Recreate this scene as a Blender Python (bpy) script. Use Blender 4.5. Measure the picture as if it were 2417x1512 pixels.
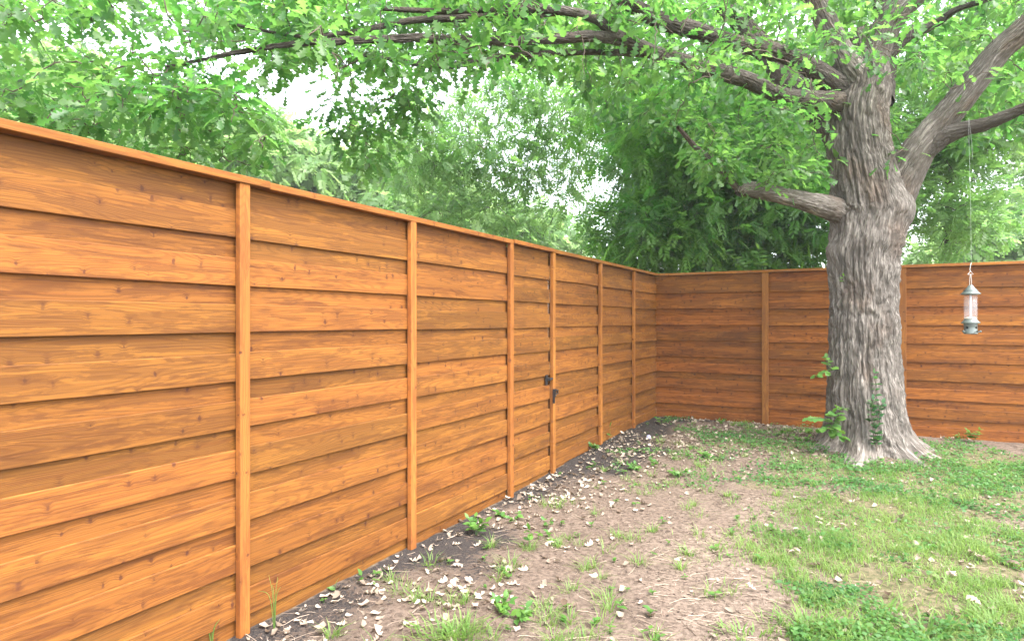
import bpy, math, random
import numpy as np
from mathutils import Vector, Matrix, Quaternion

random.seed(7)
rng = np.random.default_rng(11)
scene = bpy.context.scene
COL = scene.collection
for o in list(bpy.data.objects):
    bpy.data.objects.remove(o, do_unlink=True)

# ------------------------------------------------------------------ camera
CAM_H, FPX, W0, H0 = 1.65, 1505.0, 2417.0, 1512.0
cam = bpy.data.cameras.new('camera')
cam.sensor_width = 36.0
cam.lens = FPX / W0 * 36.0
cam.clip_start = 0.05
cam.clip_end = 2000.0
camo = bpy.data.objects.new('camera', cam)
COL.objects.link(camo)
camo.location = (0, 0, CAM_H)
camo.rotation_euler = (math.radians(90), 0, 0)
scene.camera = camo

# ------------------------------------------------------------------ light
SUN_EL, SUN_AZ = math.radians(58), math.radians(142)     # azimuth clockwise from +Y: high, behind the camera to the right
world = bpy.data.worlds.new('World')
scene.world = world
world.use_nodes = True
wn, wl = world.node_tree.nodes, world.node_tree.links
wn.clear()
w_out = wn.new('ShaderNodeOutputWorld')
w_bg = wn.new('ShaderNodeBackground')
w_sky = wn.new('ShaderNodeTexSky')
w_sky.sky_type = 'NISHITA'
w_sky.sun_disc = False
w_sky.sun_elevation = SUN_EL
w_sky.sun_rotation = SUN_AZ
w_sky.air_density = 1.0
w_sky.dust_density = 2.0
w_sky.ozone_density = 1.0
w_hsv = wn.new('ShaderNodeHueSaturation')               # thin bright overcast: a nearly colourless sky
w_hsv.inputs['Saturation'].default_value = 0.30
w_bg.inputs['Strength'].default_value = 0.15
wl.new(w_sky.outputs['Color'], w_hsv.inputs['Color'])
wl.new(w_hsv.outputs['Color'], w_bg.inputs['Color'])
wl.new(w_bg.outputs['Background'], w_out.inputs['Surface'])

sun = bpy.data.lights.new('sun', 'SUN')
sun.energy = 1.3
sun.angle = math.radians(42)              # bright cloud: a broad soft source
sun.color = (1.0, 0.96, 0.90)
suno = bpy.data.objects.new('sun', sun)
COL.objects.link(suno)
sdir = Vector((math.sin(SUN_AZ) * math.cos(SUN_EL), math.cos(SUN_AZ) * math.cos(SUN_EL), math.sin(SUN_EL)))
suno.rotation_euler = (-sdir).to_track_quat('-Z', 'Y').to_euler()
suno.location = sdir * 30

vs = scene.view_settings
vs.view_transform = 'Standard'
vs.look = 'None'
vs.gamma = 1.0
vs.use_curve_mapping = False
vs.exposure = 2.85
scene.render.engine = 'CYCLES'
cy = scene.cycles
cy.use_denoising = True
cy.max_bounces = 10
cy.diffuse_bounces = 5
cy.glossy_bounces = 3
cy.transmission_bounces = 6
cy.transparent_max_bounces = 8
cy.caustics_reflective = False
cy.caustics_refractive = False

# ------------------------------------------------------------------ helpers
def P(px, py, Y):
    """direction of a photo pixel (2417 wide) at depth Y -> world point"""
    return np.array([(px - W0 / 2) / FPX * Y, Y, CAM_H - (py - H0 / 2) / FPX * Y])

def _hash(ix, iy, iz):
    h = (ix * 374761393 + iy * 668265263 + iz * 2147483647 + 1013904223) & 0xFFFFFFFF
    h = ((h ^ (h >> 13)) * 1274126177) & 0xFFFFFFFF
    h = ((h ^ (h >> 16)) * 2246822519) & 0xFFFFFFFF
    return ((h ^ (h >> 15)) & 0xFFFFFF) / float(0xFFFFFF)

def vnoise(x, y, z=0.0):
    x, y, z = np.broadcast_arrays(np.asarray(x, float), np.asarray(y, float), np.asarray(z, float))
    ix, iy, iz = np.floor(x).astype(np.int64), np.floor(y).astype(np.int64), np.floor(z).astype(np.int64)
    fx, fy, fz = x - ix, y - iy, z - iz
    fx, fy, fz = [f * f * f * (f * (f * 6 - 15) + 10) for f in (fx, fy, fz)]
    r = 0
    for dx in (0, 1):
        wx = fx if dx else 1 - fx
        for dy in (0, 1):
            wy = fy if dy else 1 - fy
            for dz in (0, 1):
                wz = fz if dz else 1 - fz
                r = r + _hash(ix + dx, iy + dy, iz + dz) * wx * wy * wz
    return r

def fbm(x, y, z=0.0, octv=4):
    a, s, t = 0.5, 0.0, 0.0
    f = 1.0
    for k in range(octv):
        s = s + a * vnoise(np.asarray(x) * f + 17.3 * k, np.asarray(y) * f - 9.1 * k, np.asarray(z) * f)
        t += a
        a *= 0.5
        f *= 2.03
    return s / t

def sstep(a, b, x):
    t = np.clip((np.asarray(x, float) - a) / (b - a), 0, 1)
    return t * t * (3 - 2 * t)

def tri_mesh(name, verts, tris, mat=None, smooth=True, attrs=None, uv=None):
    verts = np.ascontiguousarray(verts, dtype=np.float32)
    tris = np.ascontiguousarray(tris, dtype=np.int32)
    k = tris.shape[1]
    me = bpy.data.meshes.new(name)
    me.vertices.add(len(verts))
    me.vertices.foreach_set('co', verts.ravel())
    me.loops.add(tris.size)
    me.loops.foreach_set('vertex_index', tris.ravel())
    me.polygons.add(len(tris))
    me.polygons.foreach_set('loop_start', np.arange(0, tris.size, k, dtype=np.int32))
    me.polygons.foreach_set('use_smooth', np.full(len(tris), smooth, dtype=bool))
    if attrs:
        for an, av in attrs.items():
            at = me.attributes.new(an, 'FLOAT', 'POINT')
            at.data.foreach_set('value', np.ascontiguousarray(av, dtype=np.float32).ravel())
    if uv is not None:
        ul = me.uv_layers.new(name='UVMap')
        ul.data.foreach_set('uv', np.ascontiguousarray(np.asarray(uv)[tris.ravel()], dtype=np.float32).ravel())
    me.update(calc_edges=True)
    me.validate()
    if mat:
        me.materials.append(mat)
    return me

def link(name, data, parent=None, loc=None, rot=None, mat4=None, **props):
    o = bpy.data.objects.new(name, data)
    COL.objects.link(o)
    if parent is not None:
        o.parent = parent
    if mat4 is not None:
        o.matrix_basis = mat4
    else:
        if loc is not None:
            o.location = loc
        if rot is not None:
            o.rotation_euler = rot
    for k, v in props.items():
        o[k] = v
    return o

def thing(name, label, category, loc=(0, 0, 0), group=None, rz=0.0):
    o = link(name, None, loc=loc, rot=(0, 0, rz))
    o.empty_display_size = 0.1
    o['label'] = label
    o['category'] = category
    if group:
        o['group'] = group
    return o

def catmull(pts, n):
    pts = np.asarray(pts, float)
    m = len(pts)
    if m == 2:
        t = np.linspace(0, 1, n)[:, None]
        return pts[0] * (1 - t) + pts[1] * t
    ext = np.vstack([2 * pts[0] - pts[1], pts, 2 * pts[-1] - pts[-2]])
    ts = np.linspace(0, m - 1 - 1e-9, n)
    i = ts.astype(int)
    f = (ts - i)[:, None]
    p0, p1, p2, p3 = ext[i], ext[i + 1], ext[i + 2], ext[i + 3]
    return 0.5 * (2 * p1 + (p2 - p0) * f + (2 * p0 - 5 * p1 + 4 * p2 - p3) * f ** 2 + (3 * p1 - p0 - 3 * p2 + p3) * f ** 3)

def frames(c):
    t = np.gradient(c, axis=0)
    t /= np.linalg.norm(t, axis=1)[:, None] + 1e-12
    n = np.zeros_like(t)
    a = np.array([0, -1.0, 0.0]) if abs(t[0][1]) < 0.9 else np.array([1.0, 0, 0])
    n[0] = a - t[0] * np.dot(a, t[0])
    n[0] /= np.linalg.norm(n[0])
    for k in range(1, len(c)):
        v = n[k - 1] - t[k] * np.dot(n[k - 1], t[k])
        n[k] = v / (np.linalg.norm(v) + 1e-12)
    b = np.cross(t, n)
    return t, n, b

def tube(c, r, sides, cap=True):
    """sweep: centre line c (n,3), radii r (n,) -> verts, quads, per-vert (u arc, v length)"""
    c = np.asarray(c, float)
    r = np.broadcast_to(np.asarray(r, float), (len(c),))
    t, n, b = frames(c)
    th = np.linspace(0, 2 * math.pi, sides, endpoint=False)
    ring = np.cos(th)[None, :, None] * n[:, None, :] + np.sin(th)[None, :, None] * b[:, None, :]
    v = c[:, None, :] + ring * r[:, None, None]
    m = len(c)
    i = np.arange(m - 1)[:, None] * sides
    j = np.arange(sides)[None, :]
    j2 = (j + 1) % sides
    q = np.stack([i + j, i + j2, i + sides + j2, i + sides + j], -1).reshape(-1, 4)
    tr = np.concatenate([q[:, [0, 1, 2]], q[:, [0, 2, 3]]])
    return v.reshape(-1, 3), tr

class Bag:
    """collects triangle soups into one mesh"""
    def __init__(s):
        s.v, s.t, s.n, s.a = [], [], 0, []
    def add(s, v, t, a=0.5):
        s.v.append(np.asarray(v)); s.t.append(np.asarray(t) + s.n); s.n += len(v)
        s.a.append(np.broadcast_to(np.asarray(a, float), (len(v),)))
    def mesh(s, name, mat, smooth=True):
        return tri_mesh(name, np.concatenate(s.v), np.concatenate(s.t), mat, smooth, {'rnd': np.concatenate(s.a)})

def scatter(tv, tt, R, S, T, rnd):
    """copies of template (verts tv, tris tt) -> verts, tris, per-vertex random"""
    N, V = len(T), len(tv)
    S = np.asarray(S)
    v = np.einsum('nij,vj->nvi', R, tv) * S[:, None, None] + T[:, None, :]
    t = (tt[None] + (np.arange(N) * V)[:, None, None]).reshape(-1, tt.shape[1])
    return v.reshape(-1, 3), t, np.repeat(rnd, V)

def basis(xdir, updir):
    """rotation matrices with local x along xdir and local z near updir"""
    x = xdir / (np.linalg.norm(xdir, axis=1)[:, None] + 1e-9)
    z = updir - x * np.sum(updir * x, 1)[:, None]
    z /= np.linalg.norm(z, axis=1)[:, None] + 1e-9
    y = np.cross(z, x)
    return np.stack([x, y, z], -1)

def m4(R, s, t):
    M = Matrix.Identity(4)
    for i in range(3):
        for j in range(3):
            M[i][j] = float(R[i][j] * s)
        M[i][3] = float(t[i])
    return M

# ------------------------------------------------------------------ material toolkit
class NT:
    def __init__(s, name):
        s.m = bpy.data.materials.new(name)
        s.m.use_nodes = True
        s.t = s.m.node_tree
        s.t.nodes.clear()
        s.out = s.t.nodes.new('ShaderNodeOutputMaterial')
    def n(s, kind, **kw):
        nd = s.t.nodes.new(kind)
        for k, v in kw.items():
            setattr(nd, k, v)
        return nd
    def set(s, sock, v):
        if isinstance(v, bpy.types.NodeSocket):
            s.t.links.new(v, sock)
        elif v is not None:
            sock.default_value = v
    def math(s, op, a, b=None, c=None, clamp=False):
        nd = s.n('ShaderNodeMath', operation=op, use_clamp=clamp)
        s.set(nd.inputs[0], a)
        if b is not None: s.set(nd.inputs[1], b)
        if c is not None: s.set(nd.inputs[2], c)
        return nd.outputs[0]
    def vmath(s, op, a, b):
        nd = s.n('ShaderNodeVectorMath', operation=op)
        s.set(nd.inputs[0], a); s.set(nd.inputs[1], b)
        return nd.outputs[0]
    def comb(s, x, y, z):
        nd = s.n('ShaderNodeCombineXYZ')
        s.set(nd.inputs[0], x); s.set(nd.inputs[1], y); s.set(nd.inputs[2], z)
        return nd.outputs[0]
    def sep(s, v):
        nd = s.n('ShaderNodeSeparateXYZ')
        s.set(nd.inputs[0], v)
        return nd.outputs
    def noise(s, vec, scale, detail=3, rough=0.5, dist=0.0, dim='3D'):
        nd = s.n('ShaderNodeTexNoise', noise_dimensions=dim)
        s.set(nd.inputs['Vector'], vec)
        nd.inputs['Scale'].default_value = scale
        nd.inputs['Detail'].default_value = detail
        nd.inputs['Roughness'].default_value = rough
        nd.inputs['Distortion'].default_value = dist
        return nd.outputs['Fac']
    def ramp(s, f, a, b, lo=0.0, hi=1.0, smooth=True):
        nd = s.n('ShaderNodeMapRange', interpolation_type='SMOOTHSTEP' if smooth else 'LINEAR')
        s.set(nd.inputs[0], f)
        for k, v in ((1, a), (2, b), (3, lo), (4, hi)):
            nd.inputs[k].default_value = v
        return nd.outputs[0]
    def mix(s, f, a, b, blend='MIX'):
        nd = s.n('ShaderNodeMix', data_type='RGBA', blend_type=blend)
        s.set(nd.inputs[0], f)
        s.set(nd.inputs[6], a if isinstance(a, bpy.types.NodeSocket) else (*a, 1))
        s.set(nd.inputs[7], b if isinstance(b, bpy.types.NodeSocket) else (*b, 1))
        return nd.outputs[2]
    def attr(s, name):
        return s.n('ShaderNodeAttribute', attribute_name=name).outputs['Fac']
    def bump(s, h, strength, dist):
        nd = s.n('ShaderNodeBump')
        nd.inputs['Strength'].default_value = strength
        nd.inputs['Distance'].default_value = dist
        s.set(nd.inputs['Height'], h)
        return nd.outputs[0]
    def bsdf(s, col, rough=0.6, spec=0.3, normal=None, metal=0.0):
        nd = s.n('ShaderNodeBsdfPrincipled')
        s.set(nd.inputs['Base Color'], col if isinstance(col, bpy.types.NodeSocket) else (*col, 1))
        s.set(nd.inputs['Roughness'], rough)
        nd.inputs['Specular IOR Level'].default_value = spec
        nd.inputs['Metallic'].default_value = metal
        if normal is not None:
            s.set(nd.inputs['Normal'], normal)
        return nd
    def done(s, shader):
        s.t.links.new(shader, s.out.inputs['Surface'])
        return s.m

def mat_wood(name, light, dark, red, tone):
    k = NT(name)
    oc = k.n('ShaderNodeTexCoord').outputs['Object']
    rnd = k.n('ShaderNodeObjectInfo').outputs['Random']
    off = k.comb(k.math('MULTIPLY', rnd, 137.0), k.math('MULTIPLY', rnd, 61.0), k.math('MULTIPLY', rnd, 91.0))
    p = k.vmath('ADD', oc, off)
    x, y, z = k.sep(p)
    # knots: sparse cells of a 2-D cell pattern
    kv = k.n('ShaderNodeTexVoronoi', voronoi_dimensions='2D', feature='F1')
    wob = k.noise(p, 55, 2)
    wob2 = k.noise(k.vmath('ADD', p, (5.0, 3.0, 1.0)), 40, 2)
    k.set(kv.inputs['Vector'], k.comb(k.math('ADD', k.math('MULTIPLY', x, 1.15), k.math('MULTIPLY', wob, 0.016)), k.math('ADD', k.math('ADD', k.math('MULTIPLY', z, 0.72), k.math('MULTIPLY', wob2, 0.014)), y), 0.0))
    kv.inputs['Scale'].default_value = 8.0
    sepc = k.n('ShaderNodeSeparateColor')
    k.t.links.new(kv.outputs['Color'], sepc.inputs[0])
    has = k.math('GREATER_THAN', sepc.outputs[0], 0.40)
    size = k.ramp(sepc.outputs[1], 0, 1, 0.035, 0.135, False)
    dist = kv.outputs['Distance']
    core = k.math('MULTIPLY', has, k.math('SUBTRACT', 1.0, k.math('DIVIDE', dist, size), clamp=True))
    core = k.math('MULTIPLY', k.ramp(core, 0.05, 0.7), k.ramp(sepc.outputs[2], 0, 1, 0.35, 1.0, False))
    halo = k.math('MULTIPLY', has, k.ramp(dist, 0.0, 0.28, 1.0, 0.0))
    # grain: contour lines of a long smooth noise, bent round the knots
    zz = k.math('ADD', z, k.math('MULTIPLY', halo, 0.010))
    yy = k.math('MULTIPLY', y, 1.0)
    base = k.noise(k.comb(k.math('MULTIPLY', x, 0.55), yy, k.math('MULTIPLY', zz, 7.0)), 1.0, 2, 0.45)
    ring = k.math('SINE', k.math('MULTIPLY', base, 190.0))
    ring = k.ramp(ring, -0.2, 1.0)
    fine = k.noise(k.comb(k.math('MULTIPLY', x, 1.8), yy, k.math('MULTIPLY', zz, 170.0)), 1.0, 3, 0.6)
    streak = k.noise(k.comb(k.math('MULTIPLY', x, 0.8), yy, k.math('MULTIPLY', zz, 70.0)), 1.0, 3, 0.55)
    # lap marks and soaked patches of the stain, ragged along the length
    lap = k.noise(k.comb(k.math('MULTIPLY', x, 2.2), yy, k.math('MULTIPLY', z, 17.0)), 1.0, 7, 0.68, 0.2)
    lapm = k.ramp(k.math('ADD', lap, k.math('MULTIPLY', k.math('SUBTRACT', rnd, 0.5), 0.10)), 0.485, 0.515)
    mark = k.noise(k.comb(k.math('MULTIPLY', x, 0.9), yy, k.math('MULTIPLY', zz, 30.0)), 1.0, 6, 0.7, 0.3)
    soak = k.noise(k.comb(k.math('MULTIPLY', x, 1.5), yy, k.math('MULTIPLY', z, 9.0)), 1.0, 6, 0.65)
    chat = k.noise(k.comb(k.math('MULTIPLY', x, 30.0), yy, k.math('MULTIPLY', z, 16.0)), 1.0, 3, 0.6)
    long_ = k.noise(k.comb(k.math('MULTIPLY', x, 0.5), yy, k.math('MULTIPLY', zz, 110.0)), 1.0, 4, 0.6)
    col = k.mix(k.math('MULTIPLY', lapm, 0.40), light, dark)
    col = k.mix(k.math('MULTIPLY', k.ramp(streak, 0.45, 0.72), 0.50), col, red)
    col = k.mix(k.math('MULTIPLY', k.ramp(soak, 0.52, 0.62), 0.42), col, dark)
    col = k.mix(k.math('MULTIPLY', k.ramp(long_, 0.50, 0.68), 0.26), col, dark)
    col = k.mix(k.math('MULTIPLY', k.ramp(mark, 0.60, 0.63), 0.42), col, dark)
    col = k.mix(k.math('MULTIPLY', ring, 0.30), col, dark)
    col = k.mix(k.math('MULTIPLY', k.ramp(fine, 0.42, 0.70), 0.32), col, dark)
    col = k.mix(k.math('MULTIPLY', k.ramp(chat, 0.62, 0.74), 0.16), col, dark)
    col = k.mix(k.math('MULTIPLY', k.math('MULTIPLY', halo, k.ramp(streak, 0.40, 0.6)), 0.55), col, dark)
    col = k.mix(k.math('MULTIPLY', core, 0.90), col, (0.060, 0.020, 0.013))
    # each board takes the stain differently
    wv = k.n('ShaderNodeTexWhiteNoise', noise_dimensions='1D')
    k.set(wv.inputs['W'], k.math('MULTIPLY', rnd, 977.0))
    val = k.ramp(wv.outputs['Value'], 0, 1, 0.84 * tone, 1.16 * tone, False)
    hsv = k.n('ShaderNodeHueSaturation')
    k.set(hsv.inputs['Value'], val)
    k.set(hsv.inputs['Hue'], k.ramp(rnd, 0, 1, 0.495, 0.503, False))
    k.set(hsv.inputs['Color'], col)
    h = k.math('ADD', k.math('MULTIPLY', fine, 0.6), k.math('MULTIPLY', ring, -0.5))
    h = k.math('SUBTRACT', h, k.math('MULTIPLY', core, 0.6))
    nrm = k.bump(h, 0.35, 0.0022)
    rough = k.ramp(lap, 0.3, 0.7, 0.72, 0.56, False)
    return k.done(k.bsdf(hsv.outputs['Color'], rough, 0.16, nrm).outputs[0])

def mat_leaf(name, c0, c1, t0, t1, rough=0.45, spec=0.35, trans=0.42):
    """c0..c1 reflected and t0..t1 transmitted colour, spread by the per-leaf random"""
    k = NT(name)
    r = k.attr('rnd')
    col = k.mix(r, c0, c1)
    tcol = k.mix(r, t0, t1)
    b = k.bsdf(col, rough, spec)
    tr = k.n('ShaderNodeBsdfTranslucent')
    k.set(tr.inputs['Color'], tcol)
    mx = k.n('ShaderNodeMixShader')
    mx.inputs[0].default_value = trans
    k.t.links.new(b.outputs[0], mx.inputs[1])
    k.t.links.new(tr.outputs[0], mx.inputs[2])
    return k.done(mx.outputs[0])

def mat_bark(name, a, b, c, su, sv):
    k = NT(name)
    uv = k.n('ShaderNodeTexCoord').outputs['UV']
    u, v, _ = k.sep(uv)
    w = k.noise(k.comb(k.math('MULTIPLY', u, 9.0), k.math('MULTIPLY', v, 3.0), 0.0), 1.0, 3)
    uw = k.math('ADD', u, k.math('MULTIPLY', k.math('SUBTRACT', w, 0.5), 0.06))
    n1 = k.noise(k.comb(k.math('MULTIPLY', uw, su), k.math('MULTIPLY', v, sv), 0.0), 1.0, 4, 0.6)
    n2 = k.noise(k.comb(k.math('MULTIPLY', uw, su * 3.0), k.math('MULTIPLY', v, sv * 5.0), 3.0), 1.0, 4, 0.65)
    n3 = k.noise(k.comb(k.math('MULTIPLY', u, 2.3), k.math('MULTIPLY', v, 1.4), 7.0), 1.0, 4, 0.6)
    rid = k.math('ABSOLUTE', k.math('SUBTRACT', n1, 0.5))
    rid = k.ramp(rid, 0.0, 0.16)
    col = k.mix(k.ramp(n2, 0.3, 0.7), a, b)
    col = k.mix(k.math('MULTIPLY', k.ramp(n3, 0.5, 0.66), 0.7), col, c)
    n4 = k.noise(k.comb(k.math('MULTIPLY', u, 5.0), k.math('MULTIPLY', v, 2.2), 17.0), 1.0, 5, 0.65)
    col = k.mix(k.math('MULTIPLY', k.ramp(n4, 0.50, 0.62), 0.45), col, (0.075, 0.068, 0.058))
    col = k.mix(k.math('MULTIPLY', k.ramp(n4, 0.47, 0.36), 0.35), col, tuple(min(1, q * 1.35) for q in b))
    col = k.mix(k.ramp(rid, 0.0, 0.6, 0.60, 0.0), col, (0.055, 0.044, 0.037))  # furrow shade put into the colour, following the bump recesses
    h = k.math('ADD', rid, k.math('MULTIPLY', n2, 0.55))
    return k.done(k.bsdf(col, 0.9, 0.15, k.bump(h, 1.0, 0.016)).outputs[0])

def mat_plain(name, col, rough=0.5, spec=0.4, metal=0.0, var=0.0, scale=20):
    k = NT(name)
    if var:
        n = k.noise(k.n('ShaderNodeTexCoord').outputs['Object'], scale, 4)
        c = k.mix(n, tuple(x * (1 - var) for x in col), tuple(min(1, x * (1 + var)) for x in col))
    else:
        c = col
    return k.done(k.bsdf(c, rough, spec, None, metal).outputs[0])

M_WOOD = mat_wood('stained_cedar', (0.236, 0.095, 0.018), (0.070, 0.025, 0.009), (0.140, 0.045, 0.011), 1.0)
M_WOOD_R = mat_wood('stained_cedar_back', (0.290, 0.104, 0.017), (0.062, 0.019, 0.007), (0.150, 0.041, 0.009), 0.95)
M_POST = mat_wood('stained_cedar_trim', (0.300, 0.120, 0.025), (0.132, 0.047, 0.014), (0.230, 0.072, 0.014), 1.0)
M_BARK = mat_bark('oak_bark', (0.150, 0.130, 0.112), (0.280, 0.250, 0.222), (0.175, 0.125, 0.094), 24.0, 2.4)
M_BARK_LIMB_SHADED = mat_bark('oak_limb_bark_shaded', (0.065, 0.055, 0.047), (0.135, 0.118, 0.104), (0.100, 0.072, 0.054), 30.0, 4.5)  # younger browner bark, with the shade of limb undersides also put into the colour
M_BARK2 = mat_bark('grey_bark', (0.085, 0.070, 0.060), (0.155, 0.132, 0.115), (0.12, 0.09, 0.07), 42.0, 9.0)
M_TWIG = mat_plain('twig_bark', (0.105, 0.082, 0.066), 0.85, 0.2, var=0.3)
M_OAK = mat_leaf('oak_leaf', (0.036, 0.100, 0.030), (0.078, 0.152, 0.040), (0.11, 0.37, 0.060), (0.29, 0.55, 0.105), 0.36, 0.45, 0.48)
M_PECAN = mat_leaf('pecan_leaf', (0.048, 0.124, 0.032), (0.098, 0.186, 0.040), (0.13, 0.42, 0.06), (0.30, 0.58, 0.08), 0.40, 0.4, 0.5)
M_AIRY = mat_leaf('airy_leaf', (0.050, 0.120, 0.040), (0.105, 0.185, 0.055), (0.17, 0.42, 0.085), (0.34, 0.58, 0.14), 0.42, 0.4, 0.5)
M_FARLEAF_PALED = mat_leaf('far_leaf_paled', (0.085, 0.165, 0.062), (0.165, 0.240, 0.095), (0.28, 0.54, 0.14), (0.46, 0.66, 0.22), 0.45, 0.5, 0.5)  # glare and haze on the distant crowns put into the leaf colour
M_GRASS = mat_leaf('grass_blade', (0.085, 0.180, 0.038), (0.185, 0.255, 0.075), (0.24, 0.46, 0.07), (0.42, 0.56, 0.15), 0.5, 0.3, 0.45)
M_COVER = mat_leaf('ground_cover_leaf', (0.036, 0.115, 0.034), (0.085, 0.180, 0.046), (0.10, 0.32, 0.06), (0.20, 0.44, 0.08), 0.5, 0.3, 0.4)
M_WEED = mat_leaf('weed_leaf', (0.050, 0.135, 0.030), (0.100, 0.200, 0.035), (0.12, 0.30, 0.03), (0.22, 0.42, 0.05), 0.45, 0.35, 0.35)
M_VINE = mat_leaf('vine_leaf', (0.028, 0.090, 0.034), (0.055, 0.140, 0.042), (0.07, 0.22, 0.05), (0.13, 0.32, 0.06), 0.4, 0.35, 0.35)
M_DRY = mat_leaf('dry_leaf', (0.095, 0.064, 0.044), (0.45, 0.375, 0.30), (0.30, 0.22, 0.14), (0.42, 0.34, 0.24), 0.75, 0.15, 0.15)
M_STRAW = mat_leaf('dry_straw', (0.085, 0.060, 0.045), (0.40, 0.31, 0.24), (0.2, 0.14, 0.08), (0.3, 0.22, 0.14), 0.8, 0.15, 0.05)
M_CHIP = mat_leaf('bark_chip', (0.028, 0.020, 0.017), (0.190, 0.135, 0.105), (0.02, 0.02, 0.02), (0.03, 0.03, 0.03), 0.85, 0.15, 0.02)
M_BLACK = mat_plain('black_iron', (0.018, 0.018, 0.020), 0.42, 0.5, var=0.2, scale=60)
M_PEWTER = mat_plain('pewter_green_plastic', (0.095, 0.115, 0.105), 0.30, 0.6, var=0.12, scale=30)
M_WIRE = mat_plain('steel_wire', (0.62, 0.62, 0.60), 0.3, 0.5, 0.9)
M_SEED = mat_plain('seed', (0.62, 0.52, 0.36), 0.8, 0.2, var=0.4, scale=220)
M_HOLE = mat_plain('port_dark', (0.010, 0.010, 0.010), 0.7, 0.2)

def mat_clear():
    k = NT('clear_tube')
    b = k.bsdf((0.90, 0.90, 0.92), 0.12, 0.6)
    tr = k.n('ShaderNodeBsdfTransparent')
    tr.inputs[0].default_value = (0.93, 0.93, 0.95, 1)
    mx = k.n('ShaderNodeMixShader')
    mx.inputs[0].default_value = 0.88
    k.t.links.new(b.outputs[0], mx.inputs[1])
    k.t.links.new(tr.outputs[0], mx.inputs[2])
    return k.done(mx.outputs[0])
M_CLEAR = mat_clear()

def mat_ground():
    k = NT('yard_soil')
    pos = k.n('ShaderNodeNewGeometry').outputs['Position']
    mulch, dry, lawn = k.attr('mulch'), k.attr('dry'), k.attr('lawn')
    n1 = k.noise(pos, 2.2, 5, 0.6)
    n2 = k.noise(pos, 26.0, 5, 0.7)
    n3 = k.noise(pos, 120.0, 4, 0.7)
    soil = k.mix(k.ramp(n2, 0.32, 0.68), (0.085, 0.062, 0.048), (0.185, 0.138, 0.108))
    pale = k.mix(k.ramp(n2, 0.32, 0.70), (0.105, 0.078, 0.060), (0.250, 0.190, 0.150))
    black = k.mix(k.ramp(n3, 0.35, 0.7), (0.020, 0.018, 0.019), (0.075, 0.062, 0.055))
    thatch = k.mix(k.ramp(n2, 0.35, 0.65), (0.075, 0.080, 0.036), (0.185, 0.150, 0.090))
    col = k.mix(k.ramp(k.math('ADD', dry, k.math('MULTIPLY', k.math('SUBTRACT', n1, 0.5), 1.6)), 0.25, 0.95), soil, pale)
    col = k.mix(k.ramp(k.math('ADD', lawn, k.math('MULTIPLY', k.math('SUBTRACT', n2, 0.5), 0.5)), 0.3, 0.9), col, thatch)
    col = k.mix(k.ramp(k.math('ADD', mulch, k.math('MULTIPLY', k.math('SUBTRACT', n2, 0.5), 1.1)), 0.42, 0.62), col, black)
    col = k.mix(k.math('MULTIPLY', k.ramp(n3, 0.62, 0.80), 0.45), col, (0.34, 0.26, 0.20))
    h = k.math('ADD', n2, k.math('MULTIPLY', n3, 0.5))
    return k.done(k.bsdf(col, 0.95, 0.1, k.bump(h, 0.9, 0.02)).outputs[0])
M_GROUND = mat_ground()

# ------------------------------------------------------------------ layout of the yard
CX, CY = 2.33, 10.35                        # the inner corner where the fences meet
UL = np.array([-0.4752, -0.8799])           # along the left fence, from the corner towards the camera
NL = np.array([0.8799, -0.4752])            # its face, into the yard
UR = np.array([0.8799, -0.4752])            # along the right fence
NR = np.array([-0.4752, -0.8799])
TREE = np.array([4.29, 7.75])

def dist_left(x, y):
    return (x - CX) * NL[0] + (y - CY) * NL[1]
def dist_right(x, y):
    return (x - CX) * NR[0] + (y - CY) * NR[1]

def gz(x, y):
    x = np.asarray(x, float); y = np.asarray(y, float)
    h = 0.105 * sstep(5.6, 8.6, y)
    h = h + 0.05 * (fbm(x * 0.7, y * 0.7, 1.0, 3) - 0.5) * sstep(0.1, 0.8, np.abs(dist_left(x, y)))
    h = h + 0.030 * (fbm(x * 6, y * 6, 5.0, 3) - 0.5)
    d = np.hypot(x - TREE[0], y - TREE[1])
    h = h + 0.05 * np.exp(-((d - 0.3) / 0.55) ** 2)
    return h

def zones(x, y):
    dl, dr = dist_left(x, y), dist_right(x, y)
    dt = np.hypot(x - TREE[0], y - TREE[1])
    nz = fbm(x * 1.1, y * 1.1, 3.0, 4) - 0.5
    mulch = sstep(1.3, 0.1, dl + nz * 1.6) * 0.70 + 0.30 * sstep(0.7, 0.1, dr)
    dry = sstep(0.6, 2.2, dl + nz * 1.6) * sstep(8.2, 4.0, y + nz * 4)
    nf = fbm(x * 4.5, y * 4.5, 13.0, 3) - 0.5
    lawn = sstep(1.75, 3.1, dl + nz * 1.5 + nf * 1.2) * sstep(0.35, 0.9, dr + nz * 0.5)
    lawn = np.where(y > 6.2, np.maximum(lawn, 0.75 * sstep(0.9, 2.2, dl + nz * 2.6) * sstep(0.9, 1.8, dr + nz)), lawn)
    lawn = lawn * sstep(0.55, 0.95, dt + nz * 0.3)
    # worn patches in the lawn
    lawn = lawn * (1 - 0.85 * np.exp(-(((x - 2.75) / 0.28) ** 2 + ((y - 3.20) / 0.18) ** 2)))
    lawn = lawn * (1 - 0.85 * np.exp(-(((x - 4.10) / 0.35) ** 2 + ((y - 5.15) / 0.20) ** 2)))
    lawn = lawn * (1 - 0.60 * np.exp(-(((x - 3.05) / 0.50) ** 2 + ((y - 6.25) / 0.12) ** 2)))
    out = (dl < 0) | (dr < 0)
    return np.where(out, 0.2, mulch), np.where(out, 0, dry), np.where(out, 0.8, lawn)

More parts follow.
